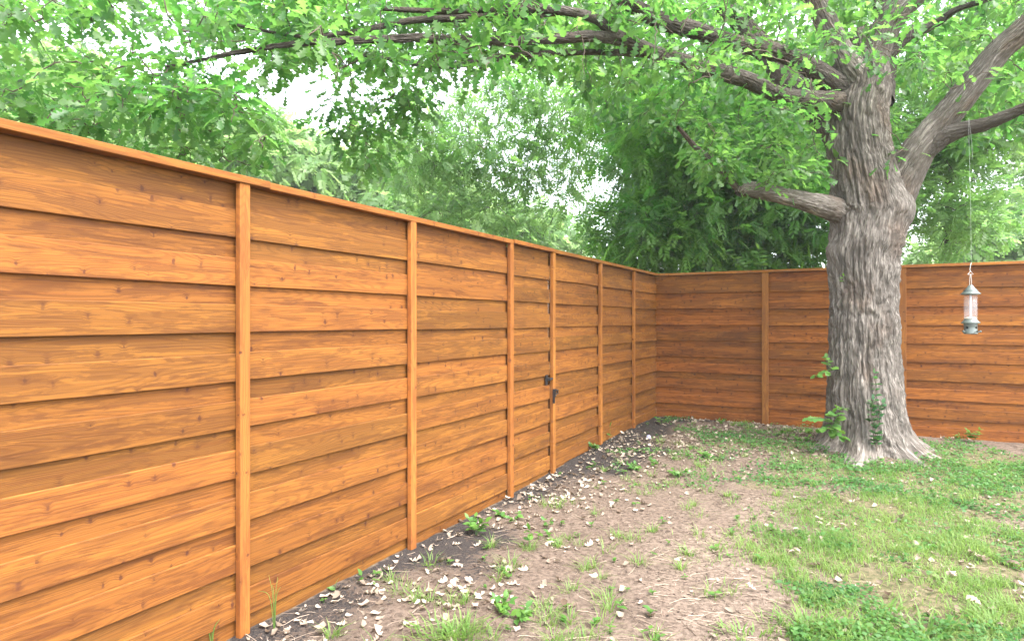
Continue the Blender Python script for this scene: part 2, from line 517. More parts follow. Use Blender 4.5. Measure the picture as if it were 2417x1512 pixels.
# ground: one sheet, fine where the camera looks
def axis(lo, hi, step, far):
    a = list(np.arange(lo, hi + 1e-6, step))
    g, s = step, hi
    while s < far:
        g *= 1.5
        s += g
        a.append(s)
    g, s = step, lo
    while s > -far:
        g *= 1.5
        s -= g
        a.insert(0, s)
    return np.array(a)
gx, gy = axis(-3.2, 8.2, 0.055, 900), axis(2.2, 11.0, 0.055, 900)
GX, GY = np.meshgrid(gx, gy)
far_f = sstep(60, 20, np.hypot(GX, GY))
GZ = gz(GX, GY) * far_f
nxg, nyg = len(gx), len(gy)
ii = np.arange(nyg - 1)[:, None] * nxg
jj = np.arange(nxg - 1)[None, :]
q = np.stack([ii + jj, ii + jj + 1, ii + nxg + jj + 1, ii + nxg + jj], -1).reshape(-1, 4)
mu, dr_, la = zones(GX, GY)
g_me = tri_mesh('ground', np.stack([GX, GY, GZ], -1).reshape(-1, 3), q, M_GROUND, True,
                {'mulch': mu.ravel(), 'dry': dr_.ravel(), 'lawn': la.ravel()})
link('ground', g_me, kind='structure')

# ------------------------------------------------------------------ lumber
def plank_mesh(name, L, t, h, mat, bevel=0.003, segs=2, bow=0.0, cup=0.0):
    """long axis x, thickness y, height z, softened edges, slight bow"""
    b = min(bevel, t * 0.3, h * 0.3)
    ty, hz = t / 2, h / 2
    prof = [(-ty + b, -hz), (ty - b, -hz), (ty, -hz + b), (ty, hz - b), (ty - b, hz), (-ty + b, hz), (-ty, hz - b), (-ty, -hz + b)]
    v, f = [], []
    for s in range(segs + 1):
        xx = -L / 2 + L * s / segs
        k = 1 - (2.0 * s / segs - 1) ** 2
        for (py, pz) in prof:
            v.append((xx, py + cup * k, pz + bow * k))
    for s in range(segs):
        for j in range(8):
            a, c = s * 8 + j, s * 8 + (j + 1) % 8
            f.append((a, c, c + 8, a + 8))
    f.append(tuple(reversed(range(8))))
    f.append(tuple(range(segs * 8, segs * 8 + 8)))
    me = bpy.data.meshes.new(name)
    me.from_pydata(v, [], [tuple(reversed(q)) for q in f])
    me.materials.append(mat)
    me.update()
    return me

ROWS, PITCH, FACE_H, Z0 = 9, 0.250, 0.147, 0.080
BACK_H, BT = 0.145, 0.016
CAP_Z0, CAP_Z1 = 2.365, 2.403
ANG_L = math.atan2(UL[1], UL[0])
ANG_R = math.atan2(UR[1], UR[0])

class Run:
    """a straight run of fence: parts are placed by distance along it, offset off its face, height"""
    def __init__(s, u, n, ang):
        s.u, s.n, s.ang = u, n, ang
    def at(s, d, off, z):
        p = np.array([CX, CY]) + s.u * d + s.n * off
        return (p[0], p[1], z)

RL, RR = Run(UL, NL, ANG_L), Run(UR, NR, ANG_R)

def put(me_name, run, parent, d, off, z, L, t, h, mat, vertical=False, tilt=0.0, bow=0.0, cup=0.0):
    me = plank_mesh(me_name, L, t, h, mat, segs=2, bow=bow, cup=cup)
    M = Matrix.Translation(run.at(d, off, z)) @ Matrix.Rotation(run.ang, 4, 'Z')
    if vertical:
        M = M @ Matrix.Rotation(math.radians(90), 4, 'Y')
    M = M @ Matrix.Rotation(tilt, 4, 'Y')
    Mp = parent.matrix_basis.inverted() if parent else Matrix.Identity(4)
    return link(me_name, me, parent, mat4=Mp @ M)

def bay(run, parent, d0, d1, seed, row0=-1, gap=0.003, mat=None):
    mat = mat or M_WOOD
    r = random.Random(seed)
    L = d1 - d0 - 2 * gap
    mid = (d0 + d1) / 2
    dz = r.uniform(-0.005, 0.005)
    for k in range(row0, ROWS):
        zf = Z0 + PITCH * k + dz + r.uniform(-0.004, 0.004)
        if k >= 0:
            put('board', run, parent, mid, 0.0030 + BT / 2 + r.uniform(0, 0.0015), zf + FACE_H / 2, L, BT, FACE_H, mat,
                tilt=r.uniform(-0.0016, 0.0016), bow=r.uniform(-0.003, 0.003), cup=r.uniform(-0.0012, 0.0012))
        zb = Z0 + PITCH * k + FACE_H - 0.021 + dz
        hb = BACK_H if k < ROWS - 1 else CAP_Z0 - zb - 0.001
        put('board', run, parent, mid, -BT / 2 + r.uniform(-0.0015, 0), zb + hb / 2, L, BT, hb, mat, tilt=r.uniform(-0.0008, 0.0008))

def trim(run, parent, d, w, zlo=-0.06, t=0.036):
    z1 = CAP_Z0 - 0.001
    put('post', run, parent, d, 0.0225 + t / 2, (zlo + z1) / 2, z1 - zlo, t, w, M_POST, vertical=True)

def cap(run, parent, d0, d1, off0=-0.045, off1=0.064, dz=0.0):
    put('cap_rail', run, parent, (d0 + d1) / 2, (off0 + off1) / 2, (CAP_Z0 + CAP_Z1) / 2 + dz, d1 - d0 - 0.002, off1 - off0, CAP_Z1 - CAP_Z0, M_POST)

# the long fence, its gate, and the fence across the back
fenceL = thing('wooden_fence', 'long amber stained horizontal board fence with the black latched gate in it', 'fence', (CX, CY, 0))
GATE0, GATE1 = 4.098, 4.972
PL = [1.277, 2.64, 4.067, 5.005, 6.50, 7.944, 9.39, 10.85]
edges = [-0.012] + PL
for k in range(len(edges) - 1):
    if k == 3:
        continue
    bay(RL, fenceL, edges[k], edges[k + 1], 100 + k)
for d in PL:
    trim(RL, fenceL, d, 0.064, zlo=-0.005 if d > 4.5 else 0.02)
cap(RL, fenceL, 7.79, 10.9, off1=0.070)
cap(RL, fenceL, 4.985, 7.79, off1=0.062, dz=-0.003)
cap(RL, fenceL, 0.0, 4.085, off1=0.064)

gate = thing('gate', 'narrow plank gate with black latch in the long fence', 'gate', RL.at((GATE0 + GATE1) / 2, 0, 0.05))
bay(RL, gate, GATE0 + 0.0, GATE1, 777, row0=0)
put('board', RL, gate, (GATE0 + GATE1) / 2, -BT / 2, 0.058, GATE1 - GATE0 - 0.006, BT, 0.09, M_WOOD)
for d in (GATE0 + 0.02, GATE1 - 0.02):
    put('frame', RL, gate, d, -0.045, 1.2, 2.28, 0.038, 0.085, M_POST, vertical=True)
cap(RL, gate, GATE0 - 0.008, GATE1 + 0.008, off1=0.068, dz=0.003)

fenceR = thing('wooden_fence', 'rust brown stained board fence behind the oak tree and bird feeder', 'fence', (CX, CY, 0))
PR = [1.67, 3.42, 5.17, 6.92, 8.67]
edges = [-0.010] + PR
for k in range(len(edges) - 1):
    bay(RR, fenceR, edges[k], edges[k + 1], 300 + k, mat=M_WOOD_R)
for d in PR:
    trim(RR, fenceR, d, 0.090)
cap(RR, fenceR, 0.070, 3.35, off1=0.062)
cap(RR, fenceR, 3.35, 8.7, off1=0.066)

def box_verts(cx, cy_, cz, sx, sy, sz):
    s = np.array([[a, b, c] for a in (-1, 1) for b in (-1, 1) for c in (-1, 1)], float) * np.array([sx, sy, sz]) / 2 + np.array([cx, cy_, cz])
    t = np.array([[0, 1, 3], [0, 3, 2], [4, 6, 7], [4, 7, 5], [0, 4, 5], [0, 5, 1], [2, 3, 7], [2, 7, 6], [0, 2, 6], [0, 6, 4], [1, 5, 7], [1, 7, 3]])
    return s, t

def bag_boxes(name, boxes, mat, extra=()):
    b = Bag()
    for bx in boxes:
        b.add(*box_verts(*bx))
    for v, t in extra:
        b.add(v, t)
    return b.mesh(name, mat, False)

def rel(parent, M):
    return parent.matrix_basis.inverted() @ M

# local axes of hardware: x along the fence (towards the camera), y into the wall (-normal), z up
hz = 1.03
pin, pin_t = tube(np.array([[-0.015, -0.030, 0.0], [-0.045, -0.034, 0.006], [-0.075, -0.034, 0.010]]), [0.008, 0.008, 0.010], 10)
me = bag_boxes('latch', [(0.0, -0.003, 0.0, 0.052, 0.006, 0.105), (-0.004, -0.016, 0.006, 0.030, 0.022, 0.030), (-0.040, -0.026, 0.008, 0.075, 0.014, 0.022)], M_BLACK, [(pin, pin_t)])
latch = link('latch', me, gate, mat4=rel(gate, Matrix.Translation(RL.at(GATE0 + 0.085, 0.0205, hz)) @ Matrix.Rotation(ANG_L, 4, 'Z') @ Matrix.Rotation(math.pi, 4, 'Z') @ Matrix.Scale(-1, 4, (1, 0, 0))))
hz = 0.885
me = bag_boxes('latch_keeper', [(0.0, -0.003, 0.0, 0.070, 0.006, 0.085), (0.040, -0.012, -0.030, 0.010, 0.024, 0.150),
                                (0.005, -0.022, 0.030, 0.060, 0.034, 0.010), (0.005, -0.022, -0.005, 0.060, 0.030, 0.010), (-0.018, -0.030, 0.012, 0.012, 0.012, 0.046)], M_BLACK)
keeper = link('latch_keeper', me, fenceL, mat4=rel(fenceL, Matrix.Translation(RL.at(4.067, 0.0588, hz)) @ Matrix.Rotation(ANG_L, 4, 'Z') @ Matrix.Rotation(math.pi, 4, 'Z') @ Matrix.Scale(-1, 4, (1, 0, 0))))
for sx, sz in ((-0.02, 0.02), (-0.02, -0.02)):
    sv, st = tube(np.array([[sx, -0.0065, sz], [sx, -0.010, sz]]), [0.006, 0.001], 8)
    link('screw', tri_mesh('screw', sv, st, M_WIRE), keeper)

# ------------------------------------------------------------------ the oak
def leaf_template(half, lobes_fold=0.25, droop=0.18):
    """outline given as (x, half width) pairs; midrib strip, folded up along the midrib"""
    v, t = [], []
    for (x, w) in half:
        z = -droop * x * x
        v += [(x, 0, z), (x, w, z + w * lobes_fold), (x, -w, z + w * lobes_fold)]
    for i in range(len(half) - 1):
        a, b = 3 * i, 3 * (i + 1)
        t += [(a, b, b + 1), (a, b + 1, a + 1), (a, a + 2, b + 2), (a, b + 2, b)]
    return np.array(v), np.array(t)

OAK_HI = leaf_template([(0, .012), (.16, .015), (.28, .12), (.35, .18), (.42, .06), (.50, .08), (.59, .26), (.66, .10), (.73, .15), (.83, .29), (.89, .15), (.96, .14), (1.0, .03)])
OAK_LO = leaf_template([(0, .01), (.18, .02), (.36, .18), (.45, .065), (.60, .26), (.68, .10), (.83, .29), (1.0, .05)])
OAK_MIN = leaf_template([(0, .01), (.35, .18), (.78, .32), (1.0, .06)])

oak = thing('oak_tree', 'large old oak with thick furrowed grey trunk and spreading limbs over the yard', 'tree', (TREE[0], TREE[1], 0.0))
OX = np.array([TREE[0], TREE[1], 0.0])

def ctrl(lst):
    """(px, py, Y, width px) -> points and radii"""
    pts = np.array([P(a, b, c) for a, b, c, w in lst])
    # a round limb off the optical axis shows wider than its width: allow for it
    rad = np.array([w / 2 / FPX * c * (0.955 / math.hypot(1, (a - W0 / 2) / FPX)) for a, b, c, w in lst])
    return pts, rad

def bark_tube(name, pts, rad, sides, step, amp, fu, fv, parent, mat, seed, lobes=None, bumps=(), origin=OX):
    L = np.sum(np.linalg.norm(np.diff(pts, axis=0), axis=1))
    n = max(6, int(L / step))
    c = catmull(pts, n)
    r = np.interp(np.linspace(0, len(rad) - 1, n), np.arange(len(rad)), rad)
    kw = 31 if n > 200 else 9
    if n > 30:
        for _ in range(2):
            r = np.convolve(np.pad(r, kw // 2, mode='edge'), np.ones(kw) / kw, 'valid')
    t, nn, bb = frames(c)
    th = np.linspace(0, 2 * math.pi, sides, endpoint=False)
    v = np.concatenate([[0], np.cumsum(np.linalg.norm(np.diff(c, axis=0), axis=1))])
    TH, V = np.meshgrid(th, v)
    R = np.repeat(r[:, None], sides, 1)
    rm = max(0.03, float(np.median(r)))
    # noise domain wraps round the limb: sample on a cylinder
    cxn, syn = np.cos(TH) * rm, np.sin(TH) * rm
    wx = (fbm(cxn * 6 + seed, syn * 6, V * 2.0, 2) - 0.5) * 0.10
    wv = (fbm(cxn * 5 - seed, syn * 5, V * 3.0 + 9, 2) - 0.5) * 0.16
    ca, sa = np.cos(TH + wx / rm * 0.5) * rm, np.sin(TH + wx / rm * 0.5) * rm
    n1 = vnoise(ca * fu + seed, sa * fu, (V + wv) * fv)
    n2 = vnoise(ca * fu * 1.9 - seed, sa * fu * 1.9, (V + wv) * fv * 2.3)
    f1 = np.clip(np.abs(n1 - 0.5) * 5.0, 0, 1)
    f2 = np.clip(np.abs(n2 - 0.5) * 5.0, 0, 1)
    bark = 0.65 * f1 + 0.35 * f2
    plate = fbm(ca * fu * 2, sa * fu * 2, V * fv * 4.5, 3) - 0.5
    big = fbm(cxn * 2.2 + seed, syn * 2.2, V * 1.3, 3) - 0.5
    R = R * (1 + 0.16 * big) + amp * (bark - 0.6) + amp * 0.95 * plate
    if lobes is not None:
        R = R + lobes(TH, V)
    for (a0, v0, sa0, sv0, h0) in bumps:
        da = np.angle(np.exp(1j * (TH - a0)))
        R = R + h0 * np.exp(-(da / sa0) ** 2 - ((V - v0) / sv0) ** 2)
    ring = np.cos(TH)[..., None] * nn[:, None, :] + np.sin(TH)[..., None] * bb[:, None, :]
    vert = (c[:, None, :] + ring * R[..., None]).reshape(-1, 3)
    i = np.arange(n - 1)[:, None] * sides
    j = np.arange(sides)[None, :]
    j2 = (j + 1) % sides
    q = np.stack([i + j, i + j2, i + sides + j2, i + sides + j], -1).reshape(-1, 4)
    uv = np.stack([((TH + math.pi) % (2 * math.pi)) * rm, V], -1).reshape(-1, 2) + seed
    me = tri_mesh(name, vert - origin, q, mat, True, None, uv)
    return link(name, me, parent), c, r

YT = 7.75
trunk_ctrl = [(2046, 1150, YT, 262), (2046, 1095, YT, 224), (2047, 1050, YT, 206), (2046, 1000, YT, 200), (2044, 950, YT, 194), (2040, 850, YT, 177), (2038, 750, YT, 166),
              (2038, 690, YT, 164), (2036, 620, YT, 170), (2043, 560, YT, 184), (2052, 500, YT, 198), (2046, 450, YT, 182), (2035, 390, YT, 158), (2026, 330, YT, 154),
              (2024, 270, YT, 150), (2036, 215, YT, 132), (2040, 170, YT, 118), (2028, 120, YT, 80), (2015, 75, YT, 40)]
tp, trd = ctrl(trunk_ctrl)
tz = tp[:, 2]
_t, _n, _b = frames(tp)
SGN = 1.0 if _b[0][0] < 0 else -1.0        # so that positive angles turn to the left of the trunk
vlen = np.concatenate([[0], np.cumsum(np.linalg.norm(np.diff(tp, axis=0), axis=1))])
def root_lobes(TH, V):
    zz = V - float(np.interp(-1052, [-a[1] for a in trunk_ctrl], vlen))
    out = 0
    # (angle from the side facing the camera, width, reach, height of the buttress)
    for (a0, wd, reach, hh) in ((1.45, 0.38, 0.20, 0.11), (-1.45, 0.27, 0.30, 0.14), (0.62, 0.28, 0.38, 0.16), (-0.22, 0.22, 0.26, 0.15), (-0.85, 0.20, 0.26, 0.12), (2.4, 0.4, 0.2, 0.15), (-2.4, 0.4, 0.2, 0.15)):
        da = np.angle(np.exp(1j * (TH - SGN * a0)))
        out = out + reach * np.exp(-(da / wd) ** 2) * np.exp(-np.clip(zz, -0.06, None) / hh)
    return out * (0.8 + 0.4 * fbm(np.cos(TH) * 3, np.sin(TH) * 3, V * 6, 3))
def vz(py):
    return float(np.interp(py, [a[1] for a in trunk_ctrl][::-1], vlen[::-1]))
# frame at start: n = -Y (towards camera); find which angle is screen left
_t, _n, _b = frames(tp)
ang_left = math.atan2(-_b[0][0], -_n[0][0])
bumps = [(ang_left + 0.15, vz(600), 0.42, 0.11, 0.075), (ang_left + math.pi - 0.2, vz(495), 0.45, 0.12, 0.07), (0.25, vz(640), 0.8, 0.10, 0.022),
         (-0.3, vz(575), 0.5, 0.13, 0.03), (ang_left, vz(505), 0.5, 0.14, 0.07), (0.1, vz(500), 0.6, 0.10, 0.03),
         (ang_left + math.pi, vz(860), 0.12, 0.03, 0.03), (ang_left, vz(880), 0.12, 0.03, 0.02)]
trunk, tc, tr_ = bark_tube('trunk', tp, trd, 256, 0.0135, 0.046, 21.0, 2.6, oak, M_BARK, 3.0, root_lobes, bumps)

limb_defs = {
    'A': [(2040, 275, 7.85, 80), (1990, 248, 7.72, 66), (1930, 237, 7.55, 48), (1846, 226, 7.3, 40), (1755, 186, 7.1, 42), (1656, 160, 6.8, 41), (1589, 140, 6.6, 38), (1539, 123, 6.4, 34), (1480, 98, 6.2, 30),
          (1400, 86, 6.0, 26), (1286, 93, 5.8, 23), (1180, 97, 5.6, 21), (1071, 95, 5.4, 22), (981, 90, 5.2, 20), (820, 97, 4.9, 16), (677, 106, 4.6, 12), (520, 132, 4.4, 9), (390, 160, 4.2, 6)],
    'B': [(2030, 235, 7.9, 76), (1965, 196, 7.7, 66), (1923, 165, 7.6, 52), (1865, 134, 7.5, 45), (1822, 121, 7.4, 43), (1723, 100, 7.2, 42), (1656, 77, 7.0, 42), (1556, 47, 6.8, 40), (1506, 20, 6.7, 36), (1450, -10, 6.6, 32), (1300, -90, 6.2, 24), (1080, -150, 5.7, 16)],
    'C': [(2050, 540, 7.85, 84), (1990, 502, 7.74, 72), (1940, 485, 7.58, 56), (1885, 471, 7.4, 45), (1822, 456, 7.3, 42), (1768, 446, 7.2, 38), (1742, 438, 7.15, 26), (1715, 410, 7.1, 20), (1673, 376, 7.0, 16), (1640, 345, 6.9, 12), (1600, 300, 6.7, 8)],
    'D': [(2010, 345, 7.85, 110), (1960, 296, 8.0, 78), (1900, 232, 8.2, 66), (1846, 173, 8.4, 60), (1789, 100, 8.6, 54), (1735, 40, 8.8, 48), (1690, -15, 9.0, 44), (1620, -100, 9.3, 34)],
    'E': [(1500, 103, 6.25, 30), (1446, 77, 6.1, 26), (1400, 42, 6.0, 24), (1290, 20, 5.8, 22), (1178, 20, 5.6, 20), (1046, 27, 5.4, 16), (900, 20, 5.0, 10)],
    'F': [(1330, 26, 5.9, 20), (1207, 39, 5.75, 20), (1099, 43, 5.6, 19), (963, 50, 5.4, 17), (831, 77, 5.1, 13), (700, 85, 4.8, 9), (560, 60, 4.5, 6)],
    'G': [(1530, 126, 6.4, 24), (1456, 124, 6.3, 15), (1353, 124, 6.2, 14), (1214, 132, 6.1, 14), (1124, 147, 6.0, 14), (1035, 157, 5.9, 14), (920, 140, 5.7, 10), (850, 130, 5.5, 6)],
    'S': [(2042, 235, 7.75, 100), (2020, 185, 7.70, 84), (1992, 140, 7.65, 70), (1961, 77, 7.60, 60), (1926, 0, 7.5, 54), (1900, -80, 7.4, 46), (1870, -170, 7.2, 38)],
    'T': [(2035, 235, 7.75, 100), (2052, 175, 7.70, 92), (2070, 110, 7.65, 78), (2107, 40, 7.55, 74), (2152, -8, 7.45, 72), (2220, -90, 7.3, 60)],
    'V': [(2070, 240, 7.9, 90), (2088, 160, 8.0, 56), (2090, 80, 8.1, 46), (2080, 0, 8.2, 40), (2075, -80, 8.3, 34)],
    'W': [(2078, 150, 7.7, 40), (2140, 90, 7.6, 26), (2205, 58, 7.5, 22), (2260, 22, 7.3, 18), (2330, 0, 7.1, 14), (2400, -30, 6.9, 10)],
    'R': [(2050, 640, 7.90, 80), (2078, 540, 7.84, 110), (2110, 455, 7.72, 118), (2142, 395, 7.60, 104), (2175, 345, 7.50, 92), (2225, 285, 7.40, 80), (2290, 205, 7.25, 76), (2355, 125, 7.1, 74), (2417, 68, 6.95, 74), (2500, -20, 6.7, 64), (2620, -120, 6.4, 50)],
    'Q': [(2150, 390, 7.55, 60), (2215, 330, 7.38, 56), (2270, 306, 7.25, 44), (2330, 292, 7.1, 38), (2417, 256, 6.9, 32), (2520, 220, 6.6, 24), (2640, 200, 6.2, 14)],
}
skel, cor = [], [np.stack([tc[:, 0] / tc[:, 1] * FPX + W0 / 2, H0 / 2 - (tc[:, 2] - CAM_H) / tc[:, 1] * FPX, tc[:, 1] - 0.3, tr_ / tc[:, 1] * FPX], -1)[::4]]
for kname, lst in limb_defs.items():
    pts, rad = ctrl(lst)
    big = rad.max() > 0.06
    ob, c, r = bark_tube('limb', pts, rad, 120 if big else 40, 0.02 if big else 0.04, 0.012 if big else 0.005, 26.0, 5.0, oak, M_BARK_LIMB_SHADED if kname not in 'RSTC' else M_BARK, 5.0 + ord(kname) * 1.7)
    cc_ = c[:int(len(c) * (0.55 if kname in 'C' else 1.0))]
    cc_, rc_ = cc_, r[:len(cc_)]
    keepc = cc_[:, 0] / cc_[:, 1] * FPX + W0 / 2 > 930
    c0_, r0_ = cc_[keepc], rc_[keepc]
    cor.append(np.stack([c0_[:, 0] / c0_[:, 1] * FPX + W0 / 2, H0 / 2 - (c0_[:, 2] - CAM_H) / c0_[:, 1] * FPX, c0_[:, 1], r0_ / c0_[:, 1] * FPX], -1)[::2])
    sel = r < 0.16
    skel.append(c[sel][::2])
# broken stub at the end of the low limb
pts, rad = ctrl([(1772, 446, 7.2, 36), (1752, 447, 7.15, 34), (1744, 458, 7.13, 20)])
bark_tube('stub', pts, rad, 40, 0.012, 0.012, 26.0, 5.0, oak, M_BARK, 77.0)

# leaf clusters: regions by direction and depth (px0, px1, lower edge as (px, py) list, top py, Y0, Y1, count)
def region(px0, px1, low, top, Y0, Y1, n, keep=0.42):
    px = rng.uniform(px0, px1, n * 3)
    lo = np.interp(px, [a for a, b in low], [b for a, b in low])
    py = top + (lo - top) * rng.uniform(0, 1, n * 3)
    Y = rng.uniform(Y0, Y1, n * 3)
    pt = np.stack([(px - W0 / 2) / FPX * Y, Y, CAM_H - (py - H0 / 2) / FPX * Y], -1)
    m = fbm(pt[:, 0] * 0.9, pt[:, 1] * 0.9, pt[:, 2] * 1.3, 3)
    pt = pt[m > keep]
    return pt[:n]

clusters = np.concatenate([
    region(500, 1700, [(500, 120), (900, 200), (1300, 210), (1700, 200)], -60, 5.0, 8.5, 120, 0.35),
    region(-260, 760, [(-260, 250), (0, 265), (200, 330), (380, 340), (470, 350), (540, 300), (640, 190), (760, 150)], -70, 3.9, 6.4, 190, 0.48),
    region(640, 1300, [(640, 170), (850, 190), (1000, 180), (1300, 180)], -80, 4.4, 7.2, 240, 0.40),
    region(740, 1010, [(740, 290), (800, 360), (870, 420), (950, 400), (1010, 300)], 180, 5.4, 6.4, 30, 0.35),
    region(1200, 1960, [(1200, 170), (1500, 190), (1750, 250), (1960, 300)], -80, 5.6, 9.5, 270, 0.40),
    region(1350, 1960, [(1350, 240), (1600, 330), (1960, 420)], -80, 8.4, 11.5, 330, 0.38),
    region(1620, 1960, [(1620, 420), (1800, 460), (1960, 440)], 280, 6.6, 7.8, 60, 0.25),
    region(-120, 640, [(-120, 300), (0, 320), (200, 370), (400, 420), (640, 400)], 190, 4.2, 6.0, 60, 0.42),
    region(1960, 2520, [(1960, 110), (2200, 180), (2417, 330), (2520, 330)], -80, 6.2, 9.5, 210, 0.40),
    region(2050, 2520, [(2050, 300), (2250, 350), (2417, 330), (2520, 350)], -60, 8.8, 11.5, 200, 0.42),
])
# a few sprigs standing on the bark
sprigs = np.array([P(a, b, c) for a, b, c in [(2122, 330, 7.35), (2132, 350, 7.3), (2098, 392, 7.25), (1990, 92, 7.25), (2048, 140, 7.3), (2066, 180, 7.3), (2050, 60, 7.3), (1925, 205, 7.3), (1850, 215, 7.1), (1905, 100, 7.2), (2082, 300, 7.3)]])
clusters = np.concatenate([clusters, sprigs])
clusters = clusters[~((np.hypot(clusters[:, 0], clusters[:, 1]) < 3.4))]

def grow(skel_pts, cl, r0=0.004, droop=0.05, sides=5, skip=0):
    """join every cluster to the nearest wood already there; returns bag of twigs and the twig end directions"""
    S = np.array(skel_pts)
    d = np.array([np.min(np.sum((S - c) ** 2, 1)) for c in cl])
    order = np.argsort(d)
    bag = Bag()
    ends = np.zeros_like(cl)
    buf = np.zeros((len(S) + len(cl) * 6, 3))
    buf[:len(S)] = S
    n = len(S)
    for i in order:
        c = cl[i]
        dd = np.sum((buf[:n] - c) ** 2, 1)
        a = buf[np.argmin(dd)]
        L = math.sqrt(dd.min())
        mid = (a + c) / 2 + np.array([0, 0, 0.12 * L]) + rng.normal(0, 0.07 * L, 3)
        c1 = c + np.array([0, 0, -droop * L])
        p = catmull([a, mid, c1], 6)
        p[1:-1] += rng.normal(0, 0.012 + 0.01 * L, (4, 3))
        rr = np.linspace(r0 + 0.0075 * min(L, 1.6), r0 * 0.55, 6)
        bag.add(*tube(p, rr, sides))
        buf[n:n + 5] = p[1:]
        n += 5
        e = p[-1] - p[-2]
        ends[i] = e / (np.linalg.norm(e) + 1e-9)
    return bag, ends

SK = np.concatenate(skel)
bag, ends = grow(SK, clusters)
bag_me = bag.mesh('twig_growth', M_TWIG)
tw = link('twig_growth', bag_me, oak, kind='stuff')
tw.matrix_basis = Matrix.Translation(-Vector(OX))

def leaf_set(cl, ends, per, spread, size, rr):
    n = len(cl) * per
    base = np.repeat(cl, per, 0)
    e = np.repeat(ends, per, 0)
    dirs = rng.normal(0, 1, (n, 3))
    dirs[:, 2] *= 0.55
    dirs /= np.linalg.norm(dirs, axis=1)[:, None]
    dirs = dirs + e * 0.5 + np.array([0, 0, -0.18])
    dirs /= np.linalg.norm(dirs, axis=1)[:, None]
    along = rng.uniform(0, 1, n) ** 0.7
    pos = base - e * (along * spread * 0.9)[:, None] + dirs * (rng.uniform(0.01, spread, n))[:, None] * 0.75
    up = rng.normal(0, 0.42, (n, 3)) + np.array([0, -0.10, 1.0])
    S = rng.uniform(size[0], size[1], n)
    crnd = np.clip(np.repeat(rng.uniform(0.15, 0.85, len(cl)), per) + rng.normal(0, 0.16, n), 0, 1)
    return basis(dirs, up), S, pos, crnd

R, S, T, crnd = leaf_set(clusters, ends, 20, 0.28, (0.085, 0.150), rng)
# boughs carry few leaves on the side of the open yard: thin them there
COR = np.concatenate(cor)
px = T[:, 0] / T[:, 1] * FPX + W0 / 2
py = H0 / 2 - (T[:, 2] - CAM_H) / T[:, 1] * FPX
hid = np.zeros(len(T), bool)
for q0 in range(0, len(T), 2000):
    s_ = slice(q0, q0 + 2000)
    dd = np.hypot(px[s_, None] - COR[None, :, 0], py[s_, None] - COR[None, :, 1]) - COR[None, :, 3] - 14
    hid[s_] = np.any((dd < 0) & (T[s_, 1][:, None] < COR[None, :, 2] + 0.15), 1)
ok = ~(hid & (rng.uniform(0, 1, len(T)) < 0.62))
R, S, T, crnd = R[ok], S[ok], T[ok], crnd[ok]
# the leaves that show largest stand as parts of their own
px = T[:, 0] / T[:, 1] * FPX + W0 / 2
py = H0 / 2 - (T[:, 2] - CAM_H) / T[:, 1] * FPX
face = np.abs(np.einsum('ni,ni->n', R[:, :, 2], T - np.array([0, 0, CAM_H]))) / np.linalg.norm(T - np.array([0, 0, CAM_H]), axis=1)
score = np.where((px > 20) & (px < W0 - 20) & (py > 10) & (py < 420), S / T[:, 1] * (0.3 + face), 0)
top = np.argsort(-score)[:300]
is_top = np.zeros(len(T), bool)
is_top[top] = True
variants = [tri_mesh('leaf', OAK_HI[0], OAK_HI[1], M_OAK, True, {'rnd': np.full(len(OAK_HI[0]), v)}) for v in (0.1, 0.3, 0.5, 0.7, 0.9)]
for i in top:
    vm = variants[min(4, int(crnd[i] * 5))]
    link('leaf', vm, oak, mat4=m4(R[i], S[i], T[i] - OX))
near = (~is_top) & (T[:, 1] < 7.6)
farl = (~is_top) & (T[:, 1] >= 7.6)
b = Bag()
for sel, tpl in ((near, OAK_LO), (farl, OAK_MIN)):
    v, t, a = scatter(tpl[0], tpl[1], R[sel], S[sel], T[sel] - OX, crnd[sel])
    b.add(v, t, a)
link('crown', b.mesh('crown', M_OAK), oak, kind='stuff')

# ------------------------------------------------------------------ trees beyond the fences
def spray_template(n=9, L=0.30, ll=0.105, lw=0.030):
    v, t = [], []
    k = 0
    for i in range(n):
        f = 0.18 + 0.82 * (i // 2) / ((n - 1) / 2)
        side = 0 if i == n - 1 else (1 if i % 2 == 0 else -1)
        bx, bz = f * L, -0.25 * f * f * L
        ang = math.radians(52) * side
        l = ll * (0.75 + 0.35 * math.sin(math.pi * min(1, f)))
        d = np.array([math.cos(ang), math.sin(ang), -0.30])
        s = np.array([-math.sin(ang), math.cos(ang), 0.0])
        b0 = np.array([bx, 0, bz])
        v += [b0, b0 + d * l * 0.45 + s * lw * 0.5 + np.array([0, 0, 0.004]), b0 + d * l * 0.45 - s * lw * 0.5 + np.array([0, 0, 0.004]), b0 + d * l]
        t += [(k, k + 2, k + 1), (k + 1, k + 2, k + 3)]
        k += 4
    return np.array(v), np.array(t)
SPRAY = spray_template(9, 0.26, 0.105, 0.048)
CLUMP = spray_template(7, 0.26, 0.15, 0.085)

